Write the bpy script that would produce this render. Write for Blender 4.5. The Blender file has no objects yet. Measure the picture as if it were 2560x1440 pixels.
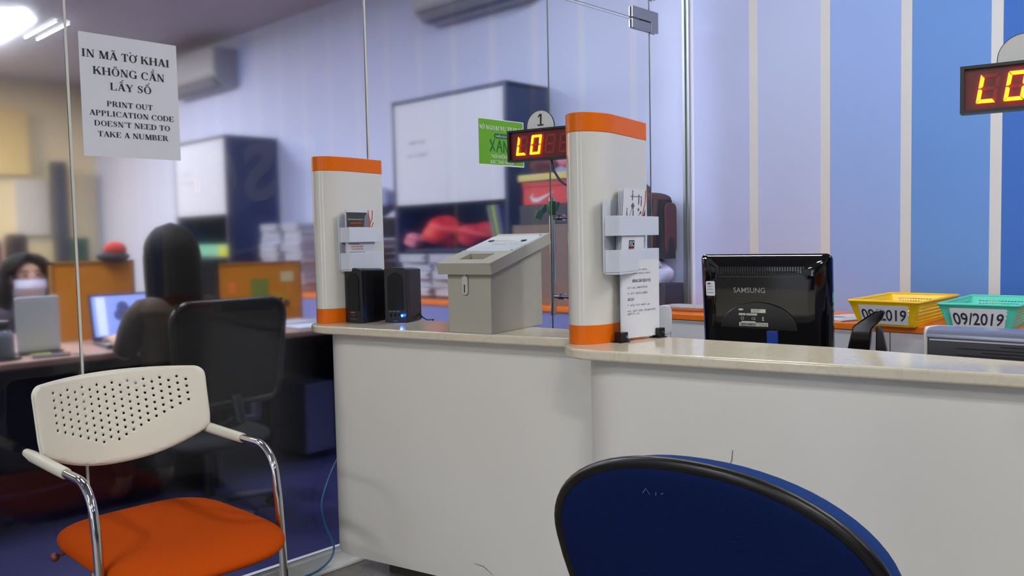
import bpy, bmesh, math, random, unicodedata
from math import sin, cos, pi, radians, hypot, atan2
from mathutils import Vector, Matrix
from mathutils.geometry import delaunay_2d_cdt

random.seed(7)
SC = bpy.context.scene
COL = SC.collection

# ------------------------------------------------------------------ camera
F_PX, YAW, PITCH, ROLL = 2118.63, radians(43.542), radians(3.3476), radians(1.2061)
fw = Vector((-sin(YAW)*cos(PITCH), cos(YAW)*cos(PITCH), -sin(PITCH)))
r0 = Vector((cos(YAW), sin(YAW), 0)); d0 = fw.cross(r0)
rt = r0*cos(ROLL) + d0*sin(ROLL); dn = -r0*sin(ROLL) + d0*cos(ROLL)
cam = bpy.data.objects.new('camera', bpy.data.cameras.new('camera'))
cam.data.sensor_width = 36.0
cam.data.lens = F_PX/2560*36
cam.data.clip_start = 0.02
mw = Matrix((( rt.x, -dn.x, -fw.x, 2.7231), (rt.y, -dn.y, -fw.y, 0.0), (rt.z, -dn.z, -fw.z, 1.24), (0, 0, 0, 1)))
cam.matrix_world = mw
COL.objects.link(cam); SC.camera = cam

# ------------------------------------------------------------------ world, exposure
wld = bpy.data.worlds.new('world'); SC.world = wld; wld.use_nodes = True
wld.node_tree.nodes['Background'].inputs[0].default_value = (0.6, 0.65, 0.75, 1)
wld.node_tree.nodes['Background'].inputs[1].default_value = 0.3
vs = SC.view_settings
vs.view_transform = 'Standard'; vs.look = 'None'; vs.gamma = 1.0; vs.use_curve_mapping = False
vs.exposure = 0.22
SC.cycles.caustics_refractive = False
SC.cycles.caustics_reflective = False
SC.cycles.max_bounces = 10

# ------------------------------------------------------------------ lights (ceiling fluorescents, some added as fill)
CEIL = 3.33
def area(name, x, y, z, sx, sy, watt, col, rot=(0, 0, 0)):
    l = bpy.data.lights.new(name, 'AREA'); l.shape = 'RECTANGLE'; l.size = sx; l.size_y = sy
    l.energy = watt; l.color = col
    o = bpy.data.objects.new(name, l); o.location = (x, y, z); o.rotation_euler = rot
    COL.objects.link(o); return o
HALL_COL = (1.0, 0.975, 0.94); OFF_COL = (0.84, 0.88, 1.0); WARM = (1.0, 0.80, 0.50)
HALL_FIX = [(1.45, -1.6), (3.9, -3.4), (0.75, 2.95), (2.55, 3.1), (3.9, -0.6), (5.90, 2.855), (3.6, 2.85), (6.2, -1.8), (1.45, -3.8)]  # lamps far behind the camera and nearest the back wall are added fill
OFF_FIX = [(-1.2, 1.1), (-3.4, 1.1), (-3.0, -1.2), (-5.95, 2.36), (-6.0, -0.4), (-0.38, 2.95)]  # last lamp is added beside the glass, for hall light the panes block
WARM_FIX = [(-8.0, 0.9)]
for (x, y) in HALL_FIX:
    for s_ in (-1, 1): area('hall_light', x, y+s_*0.054, CEIL-0.083, 0.84, 0.024, 7.5 if (y > 2.9 and x < 3) else 17, HALL_COL)
for (x, y) in OFF_FIX: area('office_light', x, y, CEIL-0.10, 1.1, 0.5, 13 if x > -0.5 else 56, OFF_COL)
for (x, y) in WARM_FIX: area('warm_light', x, y, CEIL-0.10, 0.6, 0.5, 150, WARM)

# ------------------------------------------------------------------ helpers
DA = radians(11.80664)
U = Vector((cos(DA), sin(DA), 0)); W = Vector((-sin(DA), cos(DA), 0)); Z = Vector((0, 0, 1))
X = Vector((1, 0, 0)); Y = Vector((0, 1, 0))
def fr(a, b, z): return U*a + W*b + Z*z
CT = 0.948            # counter top height

def s2l(c):
    c = c/255.0
    return c/12.92 if c <= 0.04045 else ((c+0.055)/1.055)**2.4
MATS = {}
def mat(name, rgb, rough=0.5, metal=0.0, var=0.04, scale=30.0, bump=0.0, emit=None, estr=0.0, spec=0.5, coat=0.0):
    if name in MATS: return MATS[name]
    m = bpy.data.materials.new(name); m.use_nodes = True
    nt = m.node_tree; b = nt.nodes['Principled BSDF']
    col = [s2l(c) for c in rgb]
    tc = nt.nodes.new('ShaderNodeTexCoord'); nz = nt.nodes.new('ShaderNodeTexNoise')
    nz.inputs['Scale'].default_value = scale; nz.inputs['Detail'].default_value = 4
    nt.links.new(tc.outputs['Object'], nz.inputs['Vector'])
    mx = nt.nodes.new('ShaderNodeMix'); mx.data_type = 'RGBA'
    mx.inputs['A'].default_value = [max(0, c*(1-var)) for c in col]+[1]
    mx.inputs['B'].default_value = [min(1, c*(1+var)) for c in col]+[1]
    nt.links.new(nz.outputs['Fac'], mx.inputs['Factor']); nt.links.new(mx.outputs['Result'], b.inputs['Base Color'])
    b.inputs['Roughness'].default_value = rough; b.inputs['Metallic'].default_value = metal
    b.inputs['Specular IOR Level'].default_value = spec; b.inputs['Coat Weight'].default_value = coat
    if bump:
        bp = nt.nodes.new('ShaderNodeBump'); bp.inputs['Strength'].default_value = bump; bp.inputs['Distance'].default_value = 0.002
        nt.links.new(nz.outputs['Fac'], bp.inputs['Height']); nt.links.new(bp.outputs['Normal'], b.inputs['Normal'])
    if emit:
        b.inputs['Emission Color'].default_value = [s2l(c) for c in emit]+[1]; b.inputs['Emission Strength'].default_value = estr
    MATS[name] = m; return m

class MB:
    def __init__(s): s.v = []; s.f = []; s.mi = []; s.cur = 0
    def add(s, vs, fs):
        o = len(s.v); s.v += [Vector(p) for p in vs]
        for f in fs: s.f.append([i+o for i in f]); s.mi.append(s.cur)
        return s
    def box(s, c, d, ex=X, ey=Y, ez=Z):
        c = Vector(c); hx, hy, hz = d[0]/2, d[1]/2, d[2]/2
        P = [c+ex*(a*hx)+ey*(b*hy)+ez*(e*hz) for e in (-1, 1) for a, b in ((-1, -1), (1, -1), (1, 1), (-1, 1))]
        return s.add(P, [(3, 2, 1, 0), (4, 5, 6, 7), (0, 1, 5, 4), (1, 2, 6, 5), (2, 3, 7, 6), (3, 0, 4, 7)])
    def bx(s, x0, x1, y0, y1, z0, z1): return s.box(((x0+x1)/2, (y0+y1)/2, (z0+z1)/2), (x1-x0, y1-y0, z1-z0))
    def prism(s, poly, a, b, O=Vector((0, 0, 0)), ex=X, ey=Y, ez=Z, top=None):
        n = len(poly); t2 = top or poly
        P = [O+ex*p[0]+ey*p[1]+ez*a for p in poly]+[O+ex*p[0]+ey*p[1]+ez*b for p in t2]
        fs = [tuple(range(n-1, -1, -1)), tuple(range(n, 2*n))]+[(i, (i+1) % n, n+(i+1) % n, n+i) for i in range(n)]
        return s.add(P, fs)
    def flat(s, polys, O, ex, ey, off=0.0, sx=1.0, sy=1.0):
        n = ex.cross(ey)
        for i, (vs2, fs) in enumerate(polys):
            s.add([O+ex*(p[0]*sx)+ey*(p[1]*sy)+n*(off+i*1e-5) for p in vs2], fs)
        return s
    def rect(s, O, ex, ey, x0, x1, y0, y1, off=0.0):
        n = ex.cross(ey)
        return s.add([O+ex*x+ey*y+n*off for x, y in ((x0, y0), (x1, y0), (x1, y1), (x0, y1))], [(0, 1, 2, 3)])
    def tube(s, path, r, n=12, caps=True, rad=None):
        path = [Vector(p) for p in path]; rings = []; prev = None
        for i, p in enumerate(path):
            t = (path[min(i+1, len(path)-1)]-path[max(i-1, 0)]).normalized()
            if prev is None:
                a = Z if abs(t.z) < 0.9 else X
                nrm = (a-t*a.dot(t)).normalized()
            else: nrm = (prev-t*prev.dot(t)).normalized()
            prev = nrm; bn = t.cross(nrm); rr = rad[i] if rad else r
            rings.append([p+nrm*(rr*cos(2*pi*k/n))+bn*(rr*sin(2*pi*k/n)) for k in range(n)])
        vs = [q for g in rings for q in g]; fs = []
        for i in range(len(path)-1):
            for k in range(n): fs.append((i*n+k, i*n+(k+1) % n, (i+1)*n+(k+1) % n, (i+1)*n+k))
        if caps: fs += [tuple(range(n-1, -1, -1)), tuple(range((len(path)-1)*n, len(path)*n))]
        return s.add(vs, fs)
    def lathe(s, prof, c=(0, 0, 0), n=24):
        c = Vector(c); vs = []; fs = []
        for r, z in prof: vs += [c+Vector((r*cos(2*pi*k/n), r*sin(2*pi*k/n), z)) for k in range(n)]
        for i in range(len(prof)-1):
            for k in range(n): fs.append((i*n+k, i*n+(k+1) % n, (i+1)*n+(k+1) % n, (i+1)*n+k))
        fs += [tuple(range(n-1, -1, -1)), tuple(range((len(prof)-1)*n, len(prof)*n))]
        return s.add(vs, fs)
    def grid(s, fn, nu, nv, closeu=False):
        vs = [Vector(fn(i/nu, j/nv)) for j in range(nv+1) for i in range(nu+1)]; fs = []
        for j in range(nv):
            for i in range(nu): a = j*(nu+1)+i; fs.append((a, a+1, a+nu+2, a+nu+1))
        return s.add(vs, fs)
    def ball(s, c, rx, ry, rz, nu=20, nv=12, fn=None):
        c = Vector(c)
        def g(a, b):
            th = 2*pi*a; ph = pi*(b-0.5)
            p = Vector((cos(ph)*cos(th), cos(ph)*sin(th), sin(ph)))
            k = fn(p) if fn else 1.0
            return c+Vector((p.x*rx*k, p.y*ry*k, p.z*rz*k))
        return s.grid(g, nu, nv)

def obj(name, mb, m, parent=None, bevel=0.0, sharp=40, seg=2, solid=0.0, sub=0, weld=True):
    me = bpy.data.meshes.new(name); me.from_pydata([tuple(p) for p in mb.v], [], mb.f)
    for q in (m if isinstance(m, (list, tuple)) else [m]): me.materials.append(q)
    for p, i in zip(me.polygons, mb.mi): p.material_index = i
    if weld:
        b = bmesh.new(); b.from_mesh(me); bmesh.ops.remove_doubles(b, verts=b.verts, dist=1e-6)
        bmesh.ops.recalc_face_normals(b, faces=b.faces) if weld != 'flat' else None
        b.to_mesh(me); b.free()
    for p in me.polygons: p.use_smooth = True
    me.set_sharp_from_angle(angle=radians(sharp)); me.update()
    o = bpy.data.objects.new(name, me); COL.objects.link(o)
    if parent: o.parent = parent
    if solid:
        md = o.modifiers.new('solid', 'SOLIDIFY'); md.thickness = solid; md.offset = 0
    if bevel:
        md = o.modifiers.new('bevel', 'BEVEL'); md.width = bevel; md.segments = seg; md.limit_method = 'ANGLE'; md.angle_limit = radians(35)
    if weld != False and sharp < 75:
        md = o.modifiers.new('wn', 'WEIGHTED_NORMAL'); md.keep_sharp = True; md.weight = 100
    if sub:
        md = o.modifiers.new('sub', 'SUBSURF'); md.levels = sub; md.render_levels = sub
    return o
def flatobj(name, mb, m, parent=None): return obj(name, mb, m, parent, weld=False)
def tag(o, label, cat, group=None, kind=None):
    o['label'] = label; o['category'] = cat
    if group: o['group'] = group
    if kind: o['kind'] = kind
    return o
def thing(name, label, cat, loc=(0, 0, 0), rz=0.0, group=None):
    o = bpy.data.objects.new(name, None); o.empty_display_size = 0.1; COL.objects.link(o)
    o.location = loc; o.rotation_euler = (0, 0, rz)
    return tag(o, label, cat, group)
def struct(name, mb, m, **k):
    o = obj(name, mb, m, **k); o['kind'] = 'structure'; return o
def dup(root, loc, rz=None, label=None, group=None):
    r = root.copy(); COL.objects.link(r); r.location = loc
    if rz is not None: r.rotation_euler = (0, 0, rz)
    if label: r['label'] = label
    if group: r['group'] = group
    for ch in list(root.children):
        c = ch.copy(); COL.objects.link(c); c.parent = r
        for g in list(ch.children):
            d = g.copy(); COL.objects.link(d); d.parent = c
    return r
def arc(cx, cy, r, a0, a1, n=8, ry=None):
    ry = r if ry is None else ry
    return [(cx+r*cos(radians(a0+(a1-a0)*i/n)), cy+ry*sin(radians(a0+(a1-a0)*i/n))) for i in range(n+1)]
def rrect(x0, x1, y0, y1, r, n=5):
    return arc(x1-r, y0+r, r, -90, 0, n)+arc(x1-r, y1-r, r, 0, 90, n)+arc(x0+r, y1-r, r, 90, 180, n)+arc(x0+r, y0+r, r, 180, 270, n)

# ------------------------------------------------------------------ lettering
def sans(s, h=None, w=None, shear=0.0, bold=0.0):
    """built-in face -> list of (verts2d, faces), left/bottom at 0, capital height h, total width w"""
    c = bpy.data.curves.new('t', 'FONT'); c.body = s; c.size = 1.0; c.offset = bold; c.resolution_u = 3
    o = bpy.data.objects.new('t', c); COL.objects.link(o)
    dg = bpy.context.evaluated_depsgraph_get(); me = bpy.data.meshes.new_from_object(o.evaluated_get(dg))
    vs = [(v.co.x, v.co.y) for v in me.vertices]; fs = [tuple(p.vertices) for p in me.polygons]
    bpy.data.objects.remove(o); bpy.data.curves.remove(c); bpy.data.meshes.remove(me)
    x0 = min(p[0] for p in vs); x1 = max(p[0] for p in vs)
    k = h/0.73; kx = (w/(x1-x0)) if w else k
    return [([((p[0]-x0)*kx+shear*p[1]*k, p[1]*k) for p in vs], fs)]
T_, t_ = 0.17, 0.058
def _quad(x0, y0, x1, y1, w): return ([(x0-w/2, y0), (x0+w/2, y0), (x1+w/2, y1), (x1-w/2, y1)], [(0, 1, 2, 3)])
def _h(x0, x1, y, t=t_): return ([(x0, y), (x1, y), (x1, y+t), (x0, y+t)], [(0, 1, 2, 3)])
def _s(x, y, hf=0.15): return _h(x-hf, x+hf, y, 0.045)
def _arc(cx, cy, rx, ry, a0, a1, T=T_):
    n = 18; vs = []
    for i in range(n+1):
        a = radians(a0+(a1-a0)*i/n); w = t_+(T-t_)*abs(cos(a))
        vs += [(cx+rx*cos(a), cy+ry*sin(a)), (cx+(rx-w)*cos(a), cy+(ry-min(w, t_+0.3*(w-t_)))*sin(a))]
    return (vs, [(2*i, 2*i+2, 2*i+3, 2*i+1) for i in range(n)])
def _c(pts):
    vs = []; n = len(pts)
    for i, (x, y, w) in enumerate(pts):
        a, b = pts[max(0, i-1)], pts[min(n-1, i+1)]
        dx, dy = b[0]-a[0], b[1]-a[1]; L = hypot(dx, dy) or 1
        vs += [(x-dy/L*w/2, y+dx/L*w/2), (x+dy/L*w/2, y-dx/L*w/2)]
    return (vs, [(2*i, 2*i+1, 2*i+3, 2*i+2) for i in range(n-1)])
def _p(*pts): return (list(pts), [tuple(range(len(pts)))])
_stem = [_quad(.15, 0, .15, 1, T_), _s(.15, 0), _s(.15, .955)]
GL = {
 'I': (.40, [_quad(.2, 0, .2, 1, T_), _s(.2, 0, .18), _s(.2, .955, .18)]),
 'N': (.80, [_quad(.14, 0, .14, 1, t_), _quad(.64, 0, .16, 1, .2), _quad(.66, 0, .66, 1, t_), _s(.14, 0, .12), _s(.12, .955, .11), _s(.66, .955, .12)]),
 'M': (.98, [_quad(.14, 0, .14, 1, t_), _quad(.48, 0, .2, 1, .2), _quad(.48, 0, .76, 1, .07), _quad(.8, 0, .8, 1, T_), _s(.14, 0, .12), _s(.8, 0, .17), _s(.13, .955, .11), _s(.83, .955, .14)]),
 'A': (.76, [_quad(.1, 0, .37, 1, .065), _quad(.63, 0, .37, 1, .2), _h(.2, .54, .3), _s(.1, 0, .11), _s(.63, 0, .15)]),
 'T': (.70, [_quad(.35, 0, .35, 1, T_), _h(.03, .67, .945), _p((.03, 1), (.03, .7), (.06, .7), (.12, .95)), _p((.67, 1), (.58, .95), (.64, .7), (.67, .7)), _s(.35, 0, .17)]),
 'O': (.80, [_arc(.4, .5, .37, .515, 0, 360)]),
 'K': (.82, _stem+[_quad(.24, .42, .62, 1, .075), _quad(.68, 0, .38, .62, .21), _s(.68, 0, .13), _s(.62, .955, .13)]),
 'H': (.84, _stem+[_quad(.67, 0, .67, 1, T_), _s(.67, 0), _s(.67, .955), _h(.15, .67, .48)]),
 'G': (.82, [_arc(.42, .5, .39, .515, 45, 300), _quad(.66, .06, .66, .44, T_), _s(.66, .41, .15), _h(.42, .7, -.01, .06), _p((.7, 1), (.62, .86), (.68, .66), (.71, .66))]),
 'C': (.76, [_arc(.42, .5, .39, .515, 45, 315), _p((.69, 1), (.62, .86), (.67, .66), (.7, .66))]),
 'L': (.68, _stem+[_h(.15, .62, 0), _p((.5, .05), (.62, 0), (.65, .3), (.62, .3))]),
 'Y': (.76, [_quad(.38, 0, .38, .46, T_), _quad(.38, .42, .13, 1, .2), _quad(.39, .42, .64, 1, .07), _s(.13, .955, .14), _s(.64, .955, .11), _s(.38, 0, .17)]),
 'S': (.60, [_c([(.49, .8, .05), (.42, .93, .06), (.29, .975, .065), (.17, .92, .1), (.125, .8, .14), (.17, .67, .18), (.3, .55, .2), (.43, .42, .19), (.47, .26, .14), (.42, .1, .09), (.29, .028, .065), (.15, .07, .055), (.08, .24, .05)]), _p((.5, 1), (.47, .78), (.5, .68), (.53, .68), (.53, 1)), _p((.06, 0), (.09, 0), (.12, .25), (.09, .32), (.06, .32))]),
 'P': (.68, _stem+[_arc(.3, .735, .32, .265, -90, 90), _h(.15, .31, .945), _h(.15, .31, .47)]),
 'R': (.78, _stem+[_arc(.3, .735, .32, .265, -90, 90), _h(.15, .31, .945), _h(.15, .4, .47), _quad(.66, 0, .4, .5, .21), _s(.7, 0, .1)]),
 'U': (.80, [_quad(.16, .3, .16, 1, T_), _quad(.66, .3, .66, 1, t_), _c([(.16, .34, T_), (.17, .2, .17), (.25, .07, .12), (.4, .02, .075), (.54, .05, .06), (.63, .18, .058), (.66, .36, .058)]), _s(.16, .955), _s(.66, .955, .11)]),
 'D': (.80, _stem+[_arc(.32, .5, .43, .5, -90, 90), _h(.15, .34, .945), _h(.15, .34, 0)]),
 'E': (.70, _stem+[_h(.15, .62, .945), _h(.15, .62, 0), _h(.15, .46, .48), _p((.52, .95), (.59, .72), (.62, .72), (.62, 1)), _p((.52, .05), (.62, 0), (.65, .3), (.62, .3)), _quad(.45, .4, .45, .62, .035)]),
 'B': (.72, _stem+[_arc(.3, .755, .29, .245, -90, 90), _arc(.3, .265, .35, .265, -90, 90), _h(.15, .31, .945), _h(.15, .31, 0), _h(.15, .31, .49)]),
 'V': (.76, [_quad(.39, 0, .13, 1, .2), _quad(.38, 0, .64, 1, .07), _s(.13, .955, .14), _s(.64, .955, .11)]),
 'X': (.78, [_quad(.64, 0, .14, 1, .2), _quad(.13, 0, .63, 1, .07), _s(.13, 0, .11), _s(.64, 0, .14), _s(.14, .955, .14), _s(.63, .955, .11)]),
 '.': (.28, [_h(.07, .21, 0, .14)]), '\u2019': (.28, [_p((.07, 1), (.21, 1), (.2, .85), (.1, .66), (.13, .84), (.07, .86))]), ' ': (.30, []),
}
def serif(s, h, w=None):
    out = []; x = 0.0
    for ch in s:
        d = unicodedata.normalize('NFD', ch); b = d[0]; adv, gl = GL[b]; cx = x+adv/2-.01
        for vs, fs in gl: out.append(([(x+p[0], p[1]) for p in vs], fs))
        top = 1.08
        if '\u0302' in d: out += [_quad(cx-.14, top, cx-.02, top+.18, .1), _quad(cx+.14, top, cx+.02, top+.18, .1)]; top += .2
        ox = 0.12 if top > 1.1 else 0
        if '\u031b' in d: ox -= .20
        if '\u0300' in d: out.append(_p((cx-.16+ox, top+.24), (cx-.02+ox, top+.24), (cx+.1+ox, top+.04), (cx+.04+ox, top+.04)))
        if '\u0301' in d: out.append(_p((cx+.16+ox, top+.24), (cx+.02+ox, top+.24), (cx-.1+ox, top+.04), (cx-.04+ox, top+.04)))
        if '\u0303' in d: out.append(_c([(cx-.18, top+.05, .07), (cx-.09, top+.15, .09), (cx+.08, top+.07, .09), (cx+.18, top+.17, .07)]))
        if '\u0309' in d: out.append(_c([(cx-.08, top+.24, .06), (cx+.04, top+.28, .07), (cx+.08, top+.18, .08), (cx, top+.08, .06)]))
        if '\u0323' in d: out.append(_h(cx-.07, cx+.07, -.26, .14))
        if '\u031b' in d: out.append(_c([(x+adv-.17, .84, .09), (x+adv-.05, .88, .1), (x+adv, .98, .1), (x+adv-.01, 1.08, .07)]))
        x += adv+.03
    k = h; kx = w/x if w else k
    return [([(p[0]*kx, p[1]*k) for p in vs], fs) for vs, fs in out]
def bars(words, x, y, h, rnd=None):
    """rows of print too small to read: runs of tiny letter-like marks of the given widths"""
    out = []; c = h*0.62; st = h*0.15
    for wd in words:
        n = max(1, int(wd/(c*1.18))); sp = wd/n
        for i in range(n):
            q = (i*7+int(wd*9000)+int(abs(y)*7000)) % 5; X0 = x+i*sp; X1 = X0+c; H = h*0.74
            if q == 0: out += [_h(X0, X0+st, y, h), _h(X0, X1, y, st*.8)]
            elif q == 1: out += [_h(X0, X0+st, y, H), _h(X1-st, X1, y, H), _h(X0, X1, y+H-st*.8, st*.8)]
            elif q == 2: out += [_h(X0, X0+st, y, H), _h(X1-st, X1, y, H), _h(X0, X1, y+H-st*.8, st*.8), _h(X0, X1, y, st*.8)]
            elif q == 3: out += [_h(X0+c*.3, X0+c*.3+st, y, h), _h(X0, X1, y+H-st*.8, st*.8)]
            else: out += [_h(X0, X0+st, y, H), _h(X0, X1, y+H-st*.8, st*.8), _h(X0, X1, y+H*.45, st*.7), _h(X0, X1, y, st*.8)]
        x += wd+h*0.8
    return out
# ------------------------------------------------------------------ materials
WHITE = mat('white_laminate', (222, 221, 214), 0.38, var=0.03, scale=3)
GLOSSW = mat('gloss_white_plastic', (212, 211, 204), 0.08, var=0.01)
ORANGE = mat('orange_vinyl', (222, 106, 6), 0.3, spec=0.25, var=0.03, scale=12)
ORANGETOP = mat('orange_worktop', (244, 126, 34), 0.35, var=0.08, scale=20)
CHROME = mat('chrome', (205, 205, 205), 0.07, 1.0, var=0.0)
STEEL = mat('brushed_steel', (170, 170, 172), 0.3, 1.0, var=0.05)
BLACK = mat('black_plastic', (14, 14, 16), 0.35, var=0.1)
GBLACK = mat('gloss_black', (7, 7, 9), 0.06, var=0.05, spec=0.6)
INK = mat('black_ink', (22, 22, 26), 0.7, var=0)
DGREY = mat('grey_ink', (85, 85, 92), 0.7, var=0)
PAPER = mat('paper', (208, 210, 218), 0.75, var=0.03, scale=8, bump=0.15)
PAPERB = mat('cool_paper', (200, 205, 222), 0.8, var=0.1, scale=14)
NAVY = mat('navy_laminate', (20, 34, 82), 0.4, var=0.08)
DNAVY = mat('dark_navy_board', (20, 24, 58), 0.5, var=0.1)
SILIC = mat('silicone', (200, 200, 190), 0.4, var=0.02)
ALU = mat('aluminium', (168, 172, 178), 0.35, 0.8)
WOOD = mat('beech_desk', (168, 134, 120), 0.45, var=0.12, scale=9)
LAMPW = mat('lamp_tray', (225, 225, 225), 0.4)
TUBE = mat('tube_lit', (255, 255, 255), 0.4, emit=(245, 250, 255), estr=22.0)
TUBEW = mat('tube_lit_warm', (255, 240, 210), 0.4, emit=(255, 226, 170), estr=12.0)

def marble(name, base, vein):
    m = mat(name, base, 0.12, var=0.06, scale=5)
    nt = m.node_tree; b = nt.nodes['Principled BSDF']; tc = nt.nodes['Texture Coordinate']
    old = b.inputs['Base Color'].links[0].from_socket
    n2 = nt.nodes.new('ShaderNodeTexNoise'); n2.inputs['Scale'].default_value = 11; n2.inputs['Detail'].default_value = 9; n2.inputs['Distortion'].default_value = 2.2
    nt.links.new(tc.outputs['Object'], n2.inputs['Vector'])
    rp = nt.nodes.new('ShaderNodeValToRGB'); e = rp.color_ramp.elements
    e[0].position = 0.46; e[0].color = (0, 0, 0, 1); e[1].position = 0.5; e[1].color = (.55, .55, .55, 1)
    e2 = e.new(0.54); e2.color = (0, 0, 0, 1)
    nt.links.new(n2.outputs['Fac'], rp.inputs['Fac'])
    mx = nt.nodes.new('ShaderNodeMix'); mx.data_type = 'RGBA'; mx.inputs['B'].default_value = [s2l(c) for c in vein]+[1]
    nt.links.new(rp.outputs['Color'], mx.inputs['Factor']); nt.links.new(old, mx.inputs['A']); nt.links.new(mx.outputs['Result'], b.inputs['Base Color'])
    return m
STONE = marble('cream_stone', (212, 205, 184), (198, 188, 160))
STONEG = marble('grey_stone', (118, 112, 106), (80, 74, 70)); STONEG.node_tree.nodes['Principled BSDF'].inputs['Roughness'].default_value = 0.3

def glass(name, rough):
    m = bpy.data.materials.new(name); m.use_nodes = True; nt = m.node_tree
    for n in list(nt.nodes): nt.nodes.remove(n)
    o = nt.nodes.new('ShaderNodeOutputMaterial'); g = nt.nodes.new('ShaderNodeBsdfGlass')
    g.inputs['IOR'].default_value = 1.36; g.inputs['Roughness'].default_value = rough; g.inputs['Color'].default_value = (0.97, 0.985, 1.0, 1)
    nt.links.new(g.outputs[0], o.inputs['Surface']); return m
def clear_glass(name):
    m = bpy.data.materials.new(name); m.use_nodes = True; nt = m.node_tree
    for n in list(nt.nodes): nt.nodes.remove(n)
    o = nt.nodes.new('ShaderNodeOutputMaterial'); t = nt.nodes.new('ShaderNodeBsdfTransparent'); g = nt.nodes.new('ShaderNodeBsdfGlossy')
    t.inputs['Color'].default_value = (.975, .985, 1, 1); g.inputs['Roughness'].default_value = 0.0
    f = nt.nodes.new('ShaderNodeFresnel'); f.inputs['IOR'].default_value = 1.3; mx = nt.nodes.new('ShaderNodeMixShader')
    ge = nt.nodes.new('ShaderNodeNewGeometry'); su = nt.nodes.new('ShaderNodeMath'); su.operation = 'SUBTRACT'; su.inputs[0].default_value = 1.0
    mu = nt.nodes.new('ShaderNodeMath'); mu.operation = 'MULTIPLY'; nt.links.new(ge.outputs['Backfacing'], su.inputs[1])
    nt.links.new(f.outputs[0], mu.inputs[0]); nt.links.new(su.outputs[0], mu.inputs[1])
    nt.links.new(mu.outputs[0], mx.inputs[0]); nt.links.new(t.outputs[0], mx.inputs[1]); nt.links.new(g.outputs[0], mx.inputs[2]); nt.links.new(mx.outputs[0], o.inputs['Surface'])
    return m
GL_C = clear_glass('pane_clear')
GL_F = glass('pane_front', 0.0); GL_B = glass('pane_back', 0.10)

# ------------------------------------------------------------------ the setting
XL, XR, YB, YF = -9.0, 7.5, 4.406, -5.0
m = MB().bx(0.0, XR, YF, YB, -0.06, 0.0); struct('floor', m, STONEG)
CARPET = mat('blue_carpet', (22, 22, 78), 0.9, var=0.2, scale=150, bump=0.3)
m = MB().bx(XL, 0.0, YF, YB, -0.06, 0.0); struct('floor_office', m, CARPET)
m = MB().bx(XL, XR, YF, YB, CEIL, CEIL+0.06); struct('ceiling', m, mat('ceiling_paint', (196, 190, 194), 0.85, var=0.02))
# back wall: graded blue panels between white stripes (paint)
cols = [(200, 208, 240), (182, 194, 234), (146, 172, 230), (102, 146, 214), (58, 108, 192), (44, 90, 176)]
mats = [mat('wall_paint_%d' % i, c, 0.8, var=0.015, scale=2, bump=0.05) for i, c in enumerate(cols)]+[mat('wall_stripe', (208, 209, 212), 0.8, var=0.01), mat('office_stripe', (212, 217, 240), 0.8, var=0.01), mat('wall_paint_pale', (178, 188, 228), 0.8, var=0.015, scale=2, bump=0.05)]
m = MB(); br = [(XL, 0.043, 0), (0.043, 0.398, 8), (0.398, 0.449, 6), (0.449, 0.807, 1), (0.807, 0.858, 6), (0.858, 1.214, 2), (1.214, 1.265, 6), (1.265, 1.613, 3), (1.613, 1.662, 6), (1.662, 2.02, 4), (2.02, 2.07, 6), (2.07, XR, 5)]
for a, b, i in br:
    m.cur = i
    if i == 0:
        xs = [a]+[c for k in range(21, 0, -1) for c in (0.398-0.406*k, 0.449-0.406*k)]
        for q in range(len(xs)-1):
            m.cur = 7 if q % 2 == 1 else 0; m.rect(Vector((0, YB, 0)), X, Z, xs[q], xs[q+1], 0, CEIL)
    else: m.rect(Vector((0, YB, 0)), X, Z, a, b, 0, CEIL)
m.cur = 0; m.bx(XL, XR, YB+0.001, YB+0.12, 0, CEIL)
o = flatobj('wall_back', m, mats); o['kind'] = 'structure'
WALLP = mat('hall_paint', (150, 156, 172), 0.85, var=0.02)
struct('wall_right', MB().bx(XR, XR+0.1, YF, YB, 0, CEIL), mat('hall_wall_dark', (62, 64, 76), 0.85))
struct('wall_front', MB().bx(XL, XR, YF-0.1, YF, 0, CEIL), mat('hall_wall_white', (206, 206, 206), .85))
WLIT = mat('daylight_fill_pane', (235, 240, 250), 0.3, emit=(226, 236, 255), estr=2.6)
for n_, (a, b) in (('window_7', (5.3, 6.5)), ('fill_window_8', (1.2, 2.2))):  # second pane is an added glow, flattening light on the counter front
    o = struct(n_, MB().bx(a, b, YF+.01, YF+.03, 0.25, 2.55), WLIT)
    fm = MB()
    for q in (a-.03, (a+b)/2, b+.03): fm.bx(q-.03, q+.03, YF, YF+.06, 0.2, 2.6)
    for q in (0.22, 2.58): fm.bx(a-.06, b+.06, YF, YF+.06, q-.03, q+.03)
    obj('frame', fm, ALU, o)
struct('wall_left', MB().bx(XL-0.1, XL, YF, YB, 0, CEIL), mat('office_end_wall', (238, 222, 182), 0.8, var=0.03, scale=2))
struct('wall_partition', MB().bx(-0.05, 0.05, YF, -1.256, 0, CEIL), WALLP)

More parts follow.
